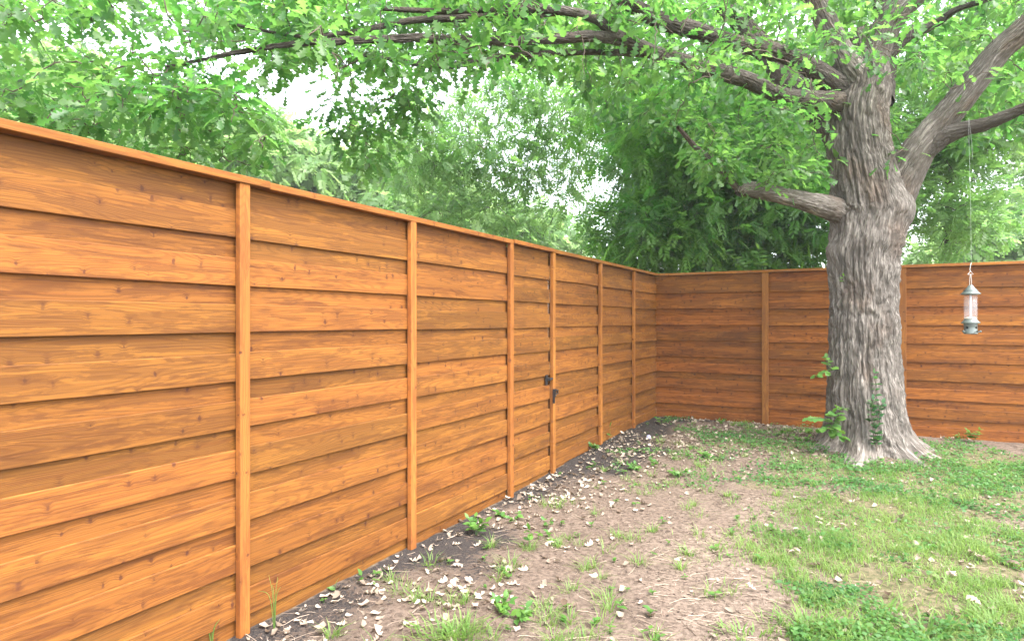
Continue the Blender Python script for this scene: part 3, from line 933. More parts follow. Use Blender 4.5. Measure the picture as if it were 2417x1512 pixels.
def back_tree(name, label, base, crowns, n_clump, per, tpl, size, mat, trunk_pts, trunk_r, bark, group=None, clump_r=(0.35, 0.75), twr=0.006, tone=(0.15, 0.85), keep=0.0):
    """crowns: ellipsoids (centre, radii); clumps of foliage filled through them and joined to the trunk"""
    o3 = np.array(base, float)
    root = thing(name, label, 'tree', tuple(base), group)
    ob, c, r = bark_tube('trunk', np.array(trunk_pts, float), np.array(trunk_r, float), 40, 0.08, 0.012, 14.0, 3.5, root, bark, random.uniform(0, 90), origin=o3)
    cl = []
    tot = sum(cr[1][0] * cr[1][1] * cr[1][2] for cr in crowns)
    for cc, rad in crowns:
        m = max(3, int(n_clump * rad[0] * rad[1] * rad[2] / tot))
        d = rng.normal(0, 1, (m, 3))
        d /= np.linalg.norm(d, axis=1)[:, None]
        rr = rng.uniform(0.05, 1, m) ** (1 / 2.4)
        cl.append(np.array(cc) + d * rr[:, None] * np.array(rad))
    cl = np.concatenate(cl)
    bag, ends = grow(c, cl, twr, 0.06, 5)
    w = link('branch_growth', bag.mesh('branch_growth', bark if bark else M_TWIG), root, kind='stuff')
    w.matrix_basis = Matrix.Translation(-Vector(o3))
    n = len(cl) * per
    cr = np.repeat(rng.uniform(clump_r[0], clump_r[1], len(cl)), per)
    d = rng.normal(0, 1, (n, 3))
    d[:, 2] *= 0.6
    d /= np.linalg.norm(d, axis=1)[:, None]
    pos = np.repeat(cl, per, 0) + d * (cr * rng.uniform(0.15, 1, n) ** 0.6)[:, None]
    xd = d * 0.8 + rng.normal(0, 0.45, (n, 3)) + np.array([0, 0, -0.25])
    up = rng.normal(0, 0.35, (n, 3)) + np.array([0, -0.15, 1.0])
    S = rng.uniform(size[0], size[1], n)
    ra = np.clip(np.repeat(rng.uniform(tone[0], tone[1], len(cl)), per) + rng.normal(0, 0.15, n), 0, 1)
    v, t, a = scatter(tpl[0], tpl[1], basis(xd, up), S, pos - o3, ra)
    link('crown', tri_mesh('crown', v, t, mat, True, {'rnd': a}), root, kind='stuff')
    return root

def el(px, py, Y, rpx, rpy, rY):
    p = P(px, py, Y)
    return (p, (rpx / FPX * Y, rY, rpy / FPX * Y))

def straight(px, py_top, Y, r0, r1, lean=0.0, gzv=0.0):
    x0 = (px - W0 / 2) / FPX * Y
    z1 = CAM_H - (py_top - H0 / 2) / FPX * Y
    return [(x0, Y, gzv - 0.15), (x0 + lean * 0.3, Y, z1 * 0.35), (x0 + lean * 0.55, Y, z1 * 0.7), (x0 + lean, Y, z1)], [r0, r0 * 0.8, (r0 + r1) / 2, r1]

# dark drooping tree behind the corner
tpts, trad = straight(1668, 130, 13.2, 0.13, 0.05, -0.15)
b0 = tpts[0]
back_tree('pecan_tree', 'dense dark green tree with drooping narrow leaves behind the fence corner', (b0[0], b0[1], 0),
          [el(1700, 470, 13.0, 285, 175, 1.8), el(1560, 560, 12.6, 190, 110, 1.3), el(1850, 540, 12.4, 190, 130, 1.2), el(1650, 280, 13.4, 280, 130, 1.8), el(1800, 300, 13.6, 200, 170, 1.6), el(1560, 500, 11.6, 150, 100, 0.8), el(1600, 330, 11.2, 160, 120, 0.9)],
          600, 32, SPRAY, (0.75, 1.25), M_PECAN, tpts, trad, M_BARK2, 'trees beyond the fences', (0.30, 0.65), tone=(0.05, 0.7))
# lacy tree with sky showing through
tpts, trad = straight(1500, 60, 17.0, 0.12, 0.05, -0.5)
b0 = tpts[0]
back_tree('pecan_tree', 'airy bright green tree with sky showing through, beyond the long fence', (b0[0], b0[1], 0),
          [el(1090, 410, 15.5, 190, 130, 1.8), el(1200, 270, 15.5, 260, 80, 2.0), el(1000, 330, 15.0, 150, 80, 1.5), el(1360, 290, 16.0, 120, 90, 1.5), el(1200, 560, 15.5, 120, 60, 1.2), el(1050, 520, 15.5, 110, 70, 1.3), el(1290, 420, 15.8, 90, 110, 1.2)],
          250, 16, SPRAY, (0.8, 1.3), M_AIRY, tpts, trad, M_BARK2, 'trees beyond the fences', (0.30, 0.7), tone=(0.3, 1.0))
# tree on the right, beyond the back fence
tpts, trad = straight(2230, 60, 13.5, 0.09, 0.04, 0.2)
b0 = tpts[0]
back_tree('elm_tree', 'mid green leafy tree standing beyond the back fence near the bird feeder', (b0[0], b0[1], 0),
          [el(2210, 420, 13.0, 150, 190, 1.4), el(2290, 250, 13.5, 220, 170, 1.7), el(2160, 300, 13.2, 150, 200, 1.5), el(2440, 180, 13.5, 200, 150, 1.6), el(2250, 560, 12.4, 120, 70, 1.0)],
          300, 22, SPRAY, (0.75, 1.2), M_AIRY, tpts, trad, M_BARK2, 'trees beyond the fences', (0.30, 0.65), tone=(0.3, 0.95))
# far trees, their leaf colour paled to stand in for glare and haze
far_defs = [
    ('tall pale green tree far beyond the long fence, partly behind overhanging oak leaves', 130, 27.0, [el(60, 300, 26, 260, 200, 3), el(220, 380, 25, 200, 130, 3)], 170),
    ('broad rounded pale tree far beyond the long fence with darker hollows', 560, 30.0, [el(560, 370, 29, 190, 120, 3), el(460, 430, 28, 170, 100, 3), el(680, 420, 28, 140, 90, 2.5)], 190),
    ('low bushy light green tree far beyond the long fence beside the airy tree', 900, 32.0, [el(860, 440, 31, 170, 110, 3), el(1000, 470, 30, 160, 120, 3), el(930, 540, 29, 200, 90, 3)], 180),
    ('small distant round tree seen through the airy tree by the fence corner', 1230, 36.0, [el(1200, 570, 35, 180, 90, 3)], 90),
    ('distant pale tree past the back fence on the bird feeder side', 2500, 30.0, [el(2460, 560, 29, 190, 110, 3), el(2560, 420, 30, 160, 130, 3)], 140),
    ('short dark distant tree just above the back fence by the feeder', 2330, 26.0, [el(2340, 610, 25, 140, 70, 2)], 60),
]
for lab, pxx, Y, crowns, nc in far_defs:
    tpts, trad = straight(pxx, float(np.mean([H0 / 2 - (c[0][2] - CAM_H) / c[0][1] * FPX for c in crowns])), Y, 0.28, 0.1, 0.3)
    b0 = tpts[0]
    back_tree('shade_tree', lab, (b0[0], b0[1], 0), crowns, int(nc * 1.5), 30, CLUMP, (1.2, 2.2), M_FARLEAF_PALED, tpts, trad, M_BARK2, 'far trees beyond the fences', (0.6, 1.25), 0.012, (0.2, 1.0))

# ------------------------------------------------------------------ plants that can be told apart
def ovate(n=5, w=0.30, fold=0.18, droop=0.20):
    xs = np.linspace(0, 1, n)
    return leaf_template([(x, max(0.012, w * math.sin(math.pi * x ** 0.8) if 0 < x < 1 else 0.012)) for x in xs], fold, droop)
OVATE = ovate()
LOBED = leaf_template([(0, .01), (.12, .03), (.25, .24), (.36, .20), (.48, .40), (.62, .26), (.78, .30), (1.0, .03)], 0.15, 0.25)
leaf_meshes = {}
def leaf_mesh(tpl_name, mat, v):
    key = (tpl_name, mat.name, v)
    if key not in leaf_meshes:
        tv, tt = {'ovate': OVATE, 'lobed': LOBED}[tpl_name]
        leaf_meshes[key] = tri_mesh('leaf', tv, tt, mat, True, {'rnd': np.full(len(tv), v)})
    return leaf_meshes[key]

def shoot(name, label, category, base, stems, leaf='ovate', mat=None, stem_mat=None, pairs=5, size=(0.05, 0.08), group=None, sr=0.0025, start=0.25, flat=0.5, twist=None):
    """a plant of one or more stems (lists of offsets from the base) with leaves along them"""
    mat = mat or M_WEED
    root = thing(name, label, category, tuple(base), group)
    for st in stems:
        c = catmull([(0, 0, -0.01)] + [tuple(p) for p in st], 14)
        v, t = tube(c, np.linspace(sr, sr * 0.5, 14), 6)
        link('stem', tri_mesh('stem', v, t, stem_mat or M_WEED, True, {'rnd': np.full(len(v), 0.5)}), root)
        L = np.linspace(start, 1.0, pairs)
        for q_, f in enumerate(L):
            p = c[min(13, int(f * 13))]
            e = c[min(13, int(f * 13) + 1)] - c[max(0, int(f * 13) - 1)]
            e = e / (np.linalg.norm(e) + 1e-9)
            for s in (1, -1):
                a = rng.uniform(0, 2 * math.pi) if twist is None else twist + rng.normal(0, 0.35)
                side = np.array([math.cos(a), math.sin(a), 0.0]) * s
                if f >= 0.999 and s < 0:
                    side = e * 0.8
                d = side + e * 0.45 + rng.normal(0, 0.15, 3)
                up = np.array([0, -0.45, 0.8]) * flat + np.array([0, 0, 1 - flat]) + rng.normal(0, 0.25, 3)
                Rm = basis(d[None], up[None])[0]
                link('leaf', leaf_mesh(leaf, mat, random.choice((0.15, 0.4, 0.65, 0.9))), root, mat4=m4(Rm, rng.uniform(*size) * (1.0 - 0.25 * f), p))
    return root

def on_ground(px, py):
    """where a photo pixel meets the ground"""
    z = 0.0
    for _ in range(6):
        Y = FPX * (CAM_H - z) / (py - H0 / 2)
        X = (px - W0 / 2) / FPX * Y
        z = float(gz(X, Y))
    return np.array([X, Y, z])

# climbing shoot on the trunk face
b = P(2070, 1062, 7.16)
shoot('climbing_vine', 'dark green leafy shoot climbing the front of the oak trunk', 'vine', b,
      [[(0.0, 0.03, 0.2), (0.01, 0.06, 0.45), (0.02, 0.07, 0.65), (0.015, 0.075, 0.86)], [(0.02, 0.03, 0.2), (0.05, 0.05, 0.40), (0.09, 0.05, 0.52)], [(-0.02, 0.03, 0.15), (-0.03, 0.055, 0.42), (-0.01, 0.06, 0.56)]],
      'ovate', M_VINE, M_TWIG, 20, (0.065, 0.105), sr=0.006, start=0.16)
# sprouts at the left of the trunk
b = P(1968, 1003, 7.45)
shoot('oak_sprout', 'leafy oak sprout low on the side of the trunk, toothed leaves', 'sprout', b,
      [[(-0.08, -0.05, 0.06), (-0.2, -0.1, 0.10), (-0.34, -0.12, 0.10)], [(-0.05, -0.06, 0.0), (-0.16, -0.1, -0.02), (-0.30, -0.1, -0.03)], [(-0.03, -0.08, 0.1), (-0.05, -0.12, 0.16)], [(0.0, -0.1, -0.05), (-0.02, -0.14, -0.10), (0.02, -0.16, -0.12)]],
      'lobed', M_WEED, M_TWIG, 6, (0.10, 0.15), sr=0.004, start=0.3)
b = P(1966, 880, 7.6)
shoot('oak_sprout', 'small light green sprout jutting from the trunk at mid height', 'sprout', b,
      [[(-0.08, -0.04, 0.02), (-0.16, -0.06, 0.0), (-0.24, -0.07, -0.03)], [(-0.04, -0.04, 0.05), (-0.09, -0.05, 0.12), (-0.10, -0.05, 0.18)]],
      'lobed', M_WEED, M_TWIG, 6, (0.08, 0.12), sr=0.003, start=0.3)
b = P(1984, 668, 7.42)
shoot('oak_sprout', 'tiny green sprig on the bark just above fence top height', 'sprout', b, [[(0, -0.02, 0.04), (0.01, -0.03, 0.08)]], 'lobed', M_WEED, M_TWIG, 3, (0.05, 0.07), sr=0.002)
b = P(1980, 968, 7.36)
shoot('oak_sprout', 'small green sprig on the trunk just above the toothed sprout', 'sprout', b, [[(0.02, -0.03, 0.02), (0.06, -0.04, 0.03)], [(-0.02, -0.03, 0.02), (-0.04, -0.04, 0.04)]], 'ovate', M_WEED, M_TWIG, 3, (0.06, 0.08), sr=0.002)
# pale shoots peeping over the back fence
for (bx, by, tx, ty, lab) in ((1775, 668, 1712, 594, 'bent yellow green shoot with paired leaves rising over the back fence'), (1792, 668, 1790, 588, 'upright yellow green shoot with paired leaves rising over the back fence')):
    Yb = 10.05
    p0, p1 = P(bx, by + 330, Yb), P(tx, ty, Yb)
    mid = P(bx, by - 10, Yb)
    shoot('sapling', lab, 'sapling', (p0[0], p0[1], p0[2]), [[tuple((mid - p0) * 0.5), tuple(mid - p0), tuple((mid + p1) / 2 - p0 + np.array([0.02, 0, 0.02])), tuple(p1 - p0)]],
          'ovate', M_WEED, M_WEED, 9, (0.15, 0.19), sr=0.006, start=0.72, twist=0.0)

# seedlings told apart in the photo: (px, py of foot, height m, spread m, pairs, label)
weeds = [
    (1440, 1040, 0.20, 0.03, 2, 'upright round leaved seedling beside the last post before the corner'),
    (1408, 1062, 0.08, 0.08, 4, 'low bushy weed at the foot of the post past the gate'),
    (1303, 1100, 0.05, 0.02, 2, 'single bright seedling at the foot of the gate post'),
    (1125, 1262, 0.13, 0.10, 4, 'broad leaved light green weed by the fence between two posts'),
    (1250, 1292, 0.16, 0.04, 4, 'spindly upright weed in the dark mulch'),
    (1215, 1230, 0.06, 0.06, 3, 'small leafy weed in the litter near the gate'),
    (1290, 1245, 0.06, 0.05, 2, 'two leaved weed on the dark soil'),
    (1185, 1220, 0.05, 0.06, 3, 'clump of rounded leaves near the gate threshold'),
    (1180, 1445, 0.07, 0.08, 3, 'rosette of broad leaves on the pale dirt'),
    (1215, 1462, 0.06, 0.10, 4, 'spreading rosette next to the broad rosette on pale dirt'),
    (705, 1418, 0.06, 0.03, 2, 'tiny paired leaf seedling on black soil by the fence'),
    (790, 1395, 0.04, 0.04, 2, 'tiny green seedling among dry leaves by the fence'),
    (855, 1372, 0.04, 0.03, 2, 'small seedling by the fence foot near tan leaves'),
    (1600, 1125, 0.07, 0.09, 4, 'round green weed clump on the leaf litter'),
    (1500, 1110, 0.06, 0.08, 4, 'dark green weed clump in the leaf litter by the long fence'),
    (1545, 1100, 0.08, 0.07, 4, 'pointed leaf weed in the leaf litter'),
    (1700, 1005, 0.10, 0.06, 4, 'leafy weed at the foot of the back fence near the corner'),
    (1560, 1000, 0.10, 0.12, 5, 'dark weeds crowding the fence corner'),
    (1850, 1030, 0.09, 0.07, 4, 'weed by the back fence post left of the oak'),
    (1895, 1045, 0.10, 0.12, 5, 'leafy weed at the left root of the oak'),
    (2300, 1043, 0.17, 0.10, 5, 'thin leafy weed at the foot of the fence under the bird feeder'),
    (2265, 1040, 0.07, 0.06, 3, 'small weed beside the thin leafy weed under the feeder'),
    (1670, 1080, 0.06, 0.10, 5, 'mat of small leaves at the edge of the litter'),
    (2345, 1068, 0.05, 0.06, 3, 'low sprig in bare dirt right of the oak'),
]
for (px_, py_, h, sp, pairs, lab) in weeds:
    g = on_ground(px_, py_)
    stems = []
    ns = 1 if sp < 0.05 else (2 if sp < 0.08 else 4)
    for s in range(ns):
        a = rng.uniform(0, 2 * math.pi)
        w = sp * (0.15 if ns == 1 else rng.uniform(0.5, 1.0))
        stems.append([(w * 0.5 * math.cos(a), w * 0.5 * math.sin(a), h * 0.55), (w * math.cos(a), w * math.sin(a), h * rng.uniform(0.8, 1.0))])
    shoot('weed', lab, 'weed', g, stems, 'ovate', M_WEED, M_WEED, min(4, pairs), (0.045, 0.075) if h < 0.12 else (0.06, 0.09), sr=0.002, start=0.35, group='weeds told apart on the ground')
# small seedlings that nothing but their place tells apart
seed_me = []
for q_ in range(4):
    b_ = Bag()
    for p_ in range(3 + q_):
        a = rng.uniform(0, 2 * math.pi)
        d = np.array([[math.cos(a), math.sin(a), rng.uniform(0.15, 0.7)]])
        Rm = basis(d, np.array([[0, 0, 1.0]]) + rng.normal(0, 0.2, (1, 3)))
        v, t, ra = scatter(OVATE[0], OVATE[1], Rm, np.array([rng.uniform(0.022, 0.042)]), np.array([[0, 0, rng.uniform(0.008, 0.03)]]), np.array([rng.uniform(0.1, 0.9)]))
        b_.add(v, t, ra)
    v, t = tube(np.array([(0, 0, -0.01), (0.002, 0, 0.012), (0.0, 0.002, 0.03)]), [0.002, 0.0016, 0.001], 5)
    b_.add(v, t, 0.5)
    seed_me.append(b_.mesh('seedling', M_WEED))
n_seed = 0
for _ in range(4000):
    if n_seed >= 90:
        break
    Yq = random.uniform(3.2, 9.8)
    Xq = random.uniform(-0.8, 0.8) * Yq
    dlq, drq = dist_left(Xq, Yq), dist_right(Xq, Yq)
    if not (0.12 < dlq < 2.3 and drq > 0.15 and math.hypot(Xq - TREE[0], Yq - TREE[1]) > 0.9):
        continue
    if random.random() > 0.25 + 1.2 * float(sstep(0.45, 0.62, vnoise(Xq * 1.7, Yq * 1.7, 90.0))):
        continue
    n_seed += 1
    o = link('seedling', random.choice(seed_me), loc=(Xq, Yq, float(gz(Xq, Yq))), rot=(0, 0, random.uniform(0, 6.28)),
             label='tiny round leaved green seedling sprouting from the litter strewn soil', category='seedling', group='tiny seedlings on the soil')
    o.scale = (random.uniform(0.8, 1.5),) * 3

# tall grass stalks at the near post
for (px_, py_, h, lab) in ((648, 1490, 0.30, 'tall thin seed stalk leaning on the fence by the near post'), (500, 1530, 0.16, 'wispy grass tuft at the fence foot, near side of the post')):
    g = on_ground(px_, py_)
    rt = thing('grass_stalk', lab, 'grass stalk', tuple(g))
    for s in range(5):
        a = rng.uniform(0, 2 * math.pi)
        w = rng.uniform(0.03, 0.12)
        c = catmull([(0, 0, -0.02), (w * 0.3 * math.cos(a), w * 0.3 * math.sin(a), h * 0.6), (w * math.cos(a), w * math.sin(a), h * rng.uniform(0.6, 1.0))], 10)
        v, t = tube(c, np.linspace(0.0022, 0.0008, 10), 5)
        link('blade', tri_mesh('blade', v, t, M_GRASS, True, {'rnd': np.full(len(v), 0.4)}), rt)

# ------------------------------------------------------------------ lawn, ground cover and litter
def yard_points(n):
    Y = rng.uniform(2.6, 10.4, n)
    X = rng.uniform(-1.0, 1.0, n) * Y
    ok = (dist_left(X, Y) > 0.05) & (dist_right(X, Y) > 0.03) & (np.hypot(X - TREE[0], Y - TREE[1]) > 0.5) & (X < 9)
    return X[ok], Y[ok]

def blade_template():
    return (np.array([(0, -.5, 0), (0, .5, 0), (.08, -.42, .6), (.08, .42, .6), (.34, 0, 0.94)]), np.array([(0, 1, 3), (0, 3, 2), (2, 3, 4)]))
BV, BTI = blade_template()

def blades(X, Y, h, w, lean, rnd, ctr=None):
    n = len(X)
    a = rng.uniform(0, 2 * math.pi, n)
    if ctr is not None:
        a = np.arctan2(Y - ctr[1], X - ctr[0]) + rng.normal(0, 0.5, n)
    ca, sa = np.cos(a), np.sin(a)
    v = np.zeros((n, 5, 3))
    bx = BV[None, :, 0] * (h * lean)[:, None] * 3.0
    by = BV[None, :, 1] * w[:, None]
    v[:, :, 0] = X[:, None] + bx * ca[:, None] - by * sa[:, None]
    v[:, :, 1] = Y[:, None] + bx * sa[:, None] + by * ca[:, None]
    v[:, :, 2] = (gz(X, Y) - 0.005)[:, None] + BV[None, :, 2] * h[:, None]
    t = (BTI[None] + (np.arange(n) * 5)[:, None, None]).reshape(-1, 3)
    return v.reshape(-1, 3), t, np.repeat(rnd, 5)

gb = Bag()
X, Y = yard_points(430000)
_, _, lawn = zones(X, Y)
patch = fbm(X * 2.2, Y * 2.2, 8.0, 4)
cover_share = sstep(5.3, 6.9, Y + (fbm(X * 1.2, Y * 1.2, 2.0, 3) - 0.5) * 2.5)
prob = 1.25 * lawn ** 1.2 * (0.05 + 1.0 * sstep(0.40, 0.58, patch)) * (0.35 + 0.8 * sstep(0.35, 0.6, fbm(X * 6, Y * 6, 18.0, 3))) * (1 - 0.75 * cover_share)
sel = rng.uniform(0, 1, len(X)) < prob
X, Y = X[sel], Y[sel]
n = len(X)
tone = np.clip(fbm(X * 1.4, Y * 1.4, 4.0, 3) * 1.6 - 0.3 + rng.normal(0, 0.18, n), 0, 1)
gb.add(*blades(X, Y, rng.uniform(0.018, 0.066, n) * (0.25 + 1.5 * fbm(X * 2.6, Y * 2.6, 6.0, 3)), rng.uniform(0.0035, 0.007, n), rng.uniform(0.3, 1.9, n), tone))
# tufts in the bare dirt
tx, ty = yard_points(9500)
_, _, lw = zones(tx, ty)
dl = dist_left(tx, ty)
keep = rng.uniform(0, 1, len(tx)) < 0.055 * sstep(0.15, 0.7, dl) * (1 + 1.4 * sstep(0.8, 1.3, dl) * sstep(2.0, 1.4, dl)) * (lw < 0.5)
tx, ty = tx[keep], ty[keep]
extra = [(1080, 1495), (1040, 1490), (1110, 1500), (1065, 1505), (980, 1420), (955, 1400), (1160, 1290), (1020, 1330), (1095, 1420), (1210, 1335), (1380, 1345), (1320, 1290), (1290, 1450), (1345, 1395), (1060, 1430)]
eg = np.array([on_ground(a, b) for a, b in extra])
tx, ty = np.concatenate([tx, eg[:, 0]]), np.concatenate([ty, eg[:, 1]])
for i in range(len(tx)):
    m = random.randint(14, 50)
    sg = random.uniform(0.012, 0.045)
    xx, yy = tx[i] + rng.normal(0, sg, m), ty[i] + rng.normal(0, sg, m)
    gb.add(*blades(xx, yy, rng.uniform(0.02, 0.085, m), rng.uniform(0.003, 0.0065, m), rng.uniform(0.5, 2.2, m), np.clip(rng.normal(0.45, 0.25, m), 0, 1), (tx[i], ty[i])))
# coarse wide bladed clumps at the front
for (px_, py_, m, hh) in ((1075, 1500, 90, 0.12), (1040, 1508, 60, 0.10), (1900, 1480, 90, 0.12), (2080, 1450, 70, 0.11), (2000, 1500, 70, 0.12), (2180, 1500, 80, 0.13), (2330, 1470, 60, 0.11), (2250, 1390, 50, 0.1), (1760, 1500, 40, 0.09), (2390, 1330, 40, 0.09)):
    g = on_ground(px_, py_)
    xx, yy = g[0] + rng.normal(0, 0.09, m), g[1] + rng.normal(0, 0.06, m)
    gb.add(*blades(xx, yy, rng.uniform(0.35, 1.0, m) * hh * 0.8, rng.uniform(0.007, 0.013, m), rng.uniform(0.6, 1.9, m), np.clip(rng.normal(0.4, 0.25, m), 0, 1), g))
link('grass', gb.mesh('grass', M_GRASS), label='patchy light green lawn grass growing on the bare yard', category='grass', kind='stuff')

# ground cover of small round leaves
X, Y = yard_points(420000)
_, _, lawn = zones(X, Y)
cs = sstep(5.3, 6.9, Y + (fbm(X * 1.2, Y * 1.2, 2.0, 3) - 0.5) * 2.5)
pn = fbm(X * 2.6, Y * 2.6, 12.0, 4)
front = sstep(5.2, 3.6, Y) * sstep(0.46, 0.58, fbm(X * 1.6, Y * 1.6, 21.0, 3)) * (lawn > 0.4)
prob = lawn * cs * (0.16 + 1.0 * sstep(0.36, 0.56, pn)) + 0.65 * front
# scattered green spots in the litter near the corner
prob = prob + 0.5 * sstep(0.60, 0.70, fbm(X * 3.3, Y * 3.3, 31.0, 3)) * sstep(6.4, 7.4, Y) * sstep(0.1, 0.4, dist_left(X, Y))
sel = rng.uniform(0, 1, len(X)) < prob * 0.75
X, Y = X[sel], Y[sel]
n = len(X)
th = np.linspace(0, 2 * math.pi, 6, endpoint=False)
CV = np.stack([np.cos(th) * (1 + 0.15 * np.cos(2 * th)), np.sin(th) * 0.8, 0.15 * np.cos(th) ** 2], -1)
CT = np.array([(0, 1, 2), (0, 2, 3), (0, 3, 5), (3, 4, 5)])
hgt = rng.uniform(0.006, 0.05, n) * (0.4 + 1.1 * fbm(X * 5, Y * 5, 3.0, 2))
pos = np.stack([X, Y, gz(X, Y) + hgt], -1)
xd = rng.normal(0, 1, (n, 3)); xd[:, 2] *= 0.3
up = rng.normal(0, 0.45, (n, 3)) + np.array([0, -0.15, 1])
v, t, a = scatter(CV, CT, basis(xd, up), rng.uniform(0.007, 0.017, n), pos, np.clip(fbm(X * 2, Y * 2, 14.0, 3) * 1.5 - 0.25 + rng.normal(0, 0.15, n), 0, 1))
link('ground_cover', tri_mesh('ground_cover', v, t, M_COVER, True, {'rnd': a}), label='low small leaved green ground cover spreading round the oak', category='ground cover', kind='stuff')

# straw, root threads and twig bits on the dirt
sb = Bag()
X, Y = yard_points(40000)
_, dry, lawn = zones(X, Y)
prob = 0.12 + 0.75 * dry * sstep(0.35, 0.6, fbm(X * 1.7, Y * 1.7, 41.0, 3))
prob = np.maximum(prob * (1 - 0.75 * lawn), 0.22 * lawn)
sel = rng.uniform(0, 1, len(X)) < prob
X, Y = X[sel], Y[sel]
for i in range(min(6500, len(X))):
    L = random.choice((0.02, 0.03, 0.05, 0.07, 0.10, 0.17)) * random.uniform(0.7, 1.3)
    a = random.uniform(-math.pi, math.pi) if random.random() < 0.7 else random.gauss(0.0, 0.6)
    k = 5
    s = np.linspace(-0.5, 0.5, k)
    bend = random.gauss(0, 0.25)
    xx = X[i] + L * (s * math.cos(a) - bend * (s ** 2) * math.sin(a)) + rng.normal(0, 0.03 * L, k)
    yy = Y[i] + L * (s * math.sin(a) + bend * (s ** 2) * math.cos(a)) + rng.normal(0, 0.03 * L, k)
    zz = gz(xx, yy) + 0.003 + rng.uniform(0, 0.004)
    c = np.stack([xx, yy, zz], -1)
    v, t = tube(c, np.full(k, random.uniform(0.0008, 0.0021)), 3)
    sb.add(v, t, min(1, max(0, random.gauss(0.45, 0.3))))
link('straw', sb.mesh('straw', M_STRAW, False), label='pale straw and root threads strewn over the bare dirt', category='straw', kind='stuff')

# crumbled leaf litter
def curled(tpl, curl, twist):
    v = tpl[0].copy()
    v[:, 2] = curl * (v[:, 0] - 0.5) ** 2 * 1.6 + 2.2 * twist * v[:, 1] ** 2 + 0.25 * v[:, 0] * v[:, 1] * twist
    return v, tpl[1]
LIT = curled(OAK_MIN, 0.6, 1.0)
X, Y = yard_points(60000)
dl, drr, dt = dist_left(X, Y), dist_right(X, Y), np.hypot(X - TREE[0], Y - TREE[1])
mu_, dry, lawn = zones(X, Y)
nz = fbm(X * 2.1, Y * 2.1, 51.0, 3)
prob = 0.50 * sstep(1.5, 0.5, dl + (nz - 0.5)) * sstep(2.8, 4.0, Y) * sstep(0.4, 0.6, nz) + 0.75 * sstep(6.3, 8.0, Y) * sstep(3.4, 1.6, dl) * sstep(0.30, 0.5, nz) + 0.07 * lawn + 0.03
prob = prob + 0.35 * sstep(1.1, 0.6, dt)
sel = rng.uniform(0, 1, len(X)) < prob * 0.62
X, Y = X[sel], Y[sel]
n = len(X)
xd = rng.normal(0, 1, (n, 3)); xd[:, 2] *= 0.15
up = rng.normal(0, 0.35, (n, 3)) + np.array([0, 0, 1])
v, t, a = scatter(LIT[0], LIT[1], basis(xd, up), rng.uniform(0.018, 0.07, n), np.stack([X, Y, gz(X, Y) + 0.006], -1), np.clip(rng.normal(0.50, 0.32, n), 0, 1))
link('leaf_litter', tri_mesh('leaf_litter', v, t, M_DRY, True, {'rnd': a}), label='crumbled tan leaf litter scattered over the soil', category='leaf litter', kind='stuff')

# dark bark chips and crumbs of mulch worked into the soil
X, Y = yard_points(90000)
_, dry, lawn = zones(X, Y)
sel = rng.uniform(0, 1, len(X)) < 0.30 * (1 - lawn) * (0.35 + 1.3 * sstep(0.4, 0.62, fbm(X * 2.4, Y * 2.4, 71.0, 3)))
X, Y = X[sel], Y[sel]
n = len(X)
xd = rng.normal(0, 1, (n, 3)); xd[:, 2] *= 0.2
up = rng.normal(0, 0.5, (n, 3)) + np.array([0, 0, 1])
CHV = np.array([(-.5, -.16, 0), (.5, -.10, 0), (.42, .18, .02), (-.45, .14, .03), (0, 0, .14)])
CHT = np.array([(0, 1, 4), (1, 2, 4), (2, 3, 4), (3, 0, 4)])
v, t, a = scatter(CHV, CHT, basis(xd, up), rng.uniform(0.006, 0.034, n) * rng.uniform(0.5, 1.0, n), np.stack([X, Y, gz(X, Y) + 0.002], -1), np.clip(rng.normal(0.4, 0.3, n), 0, 1))
link('bark_mulch', tri_mesh('bark_mulch', v, t, M_CHIP, False, {'rnd': a}), label='dark crumbs of bark mulch worked into the bare soil', category='mulch', kind='stuff')

# whole dry oak leaves, each its own
dry_meshes = []
for cu, tw_ in ((0.5, 0.9), (0.9, 1.4), (-0.5, -0.9), (0.3, 1.8), (1.2, 0.6)):
    for rv in (0.15, 0.4, 0.7, 1.0):
        tv, tt = curled(OAK_LO, cu, tw_)
        tv = tv + np.array([-0.5, 0, 0])
        tv[:, 2] -= tv[:, 2].min()
        dry_meshes.append((rv, tri_mesh('dry_leaf', tv, tt, M_DRY, True, {'rnd': np.full(len(tv), rv)})))
marks = [(935, 1330, 'soil'), (975, 1325, 'soil'), (1060, 1325, 'soil'), (1030, 1350, 'soil'), (1085, 1265, 'soil'), (920, 1345, 'soil'), (870, 1402, 'soil'), (1115, 1400, 'soil'), (1130, 1410, 'soil'), (895, 1500, 'soil'),
         (1080, 1285, 'soil'), (1165, 1285, 'soil'), (1230, 1240, 'soil'), (1340, 1210, 'soil'), (1010, 1400, 'soil'), (1040, 1375, 'soil'), (985, 1385, 'soil'), (1545, 1125, 'soil'), (1285, 1150, 'soil'),
         (2012, 1190, 'grass'), (2130, 1228, 'grass'), (2320, 1180, 'grass'), (2350, 1128, 'grass'), (2078, 1090, 'grass'), (2160, 1292, 'grass'), (2290, 1310, 'grass'), (2310, 1320, 'grass'), (2250, 1365, 'grass'), (1920, 1340, 'grass'),
         (1880, 1310, 'grass'), (1775, 1395, 'grass'), (1860, 1435, 'grass'), (2210, 1470, 'grass'), (2345, 1445, 'grass'), (2395, 1340, 'grass'), (2130, 1380, 'grass'), (2060, 1390, 'grass'), (1910, 1285, 'grass'), (2300, 1430, 'grass'), (1650, 1160, 'litter'), (1760, 1130, 'litter')]
spots = []
for a_, b_, z_ in marks:
    g = on_ground(a_, b_)
    spots.append((g[0], g[1], z_, random.uniform(0.07, 0.11)))
X, Y = yard_points(9000)
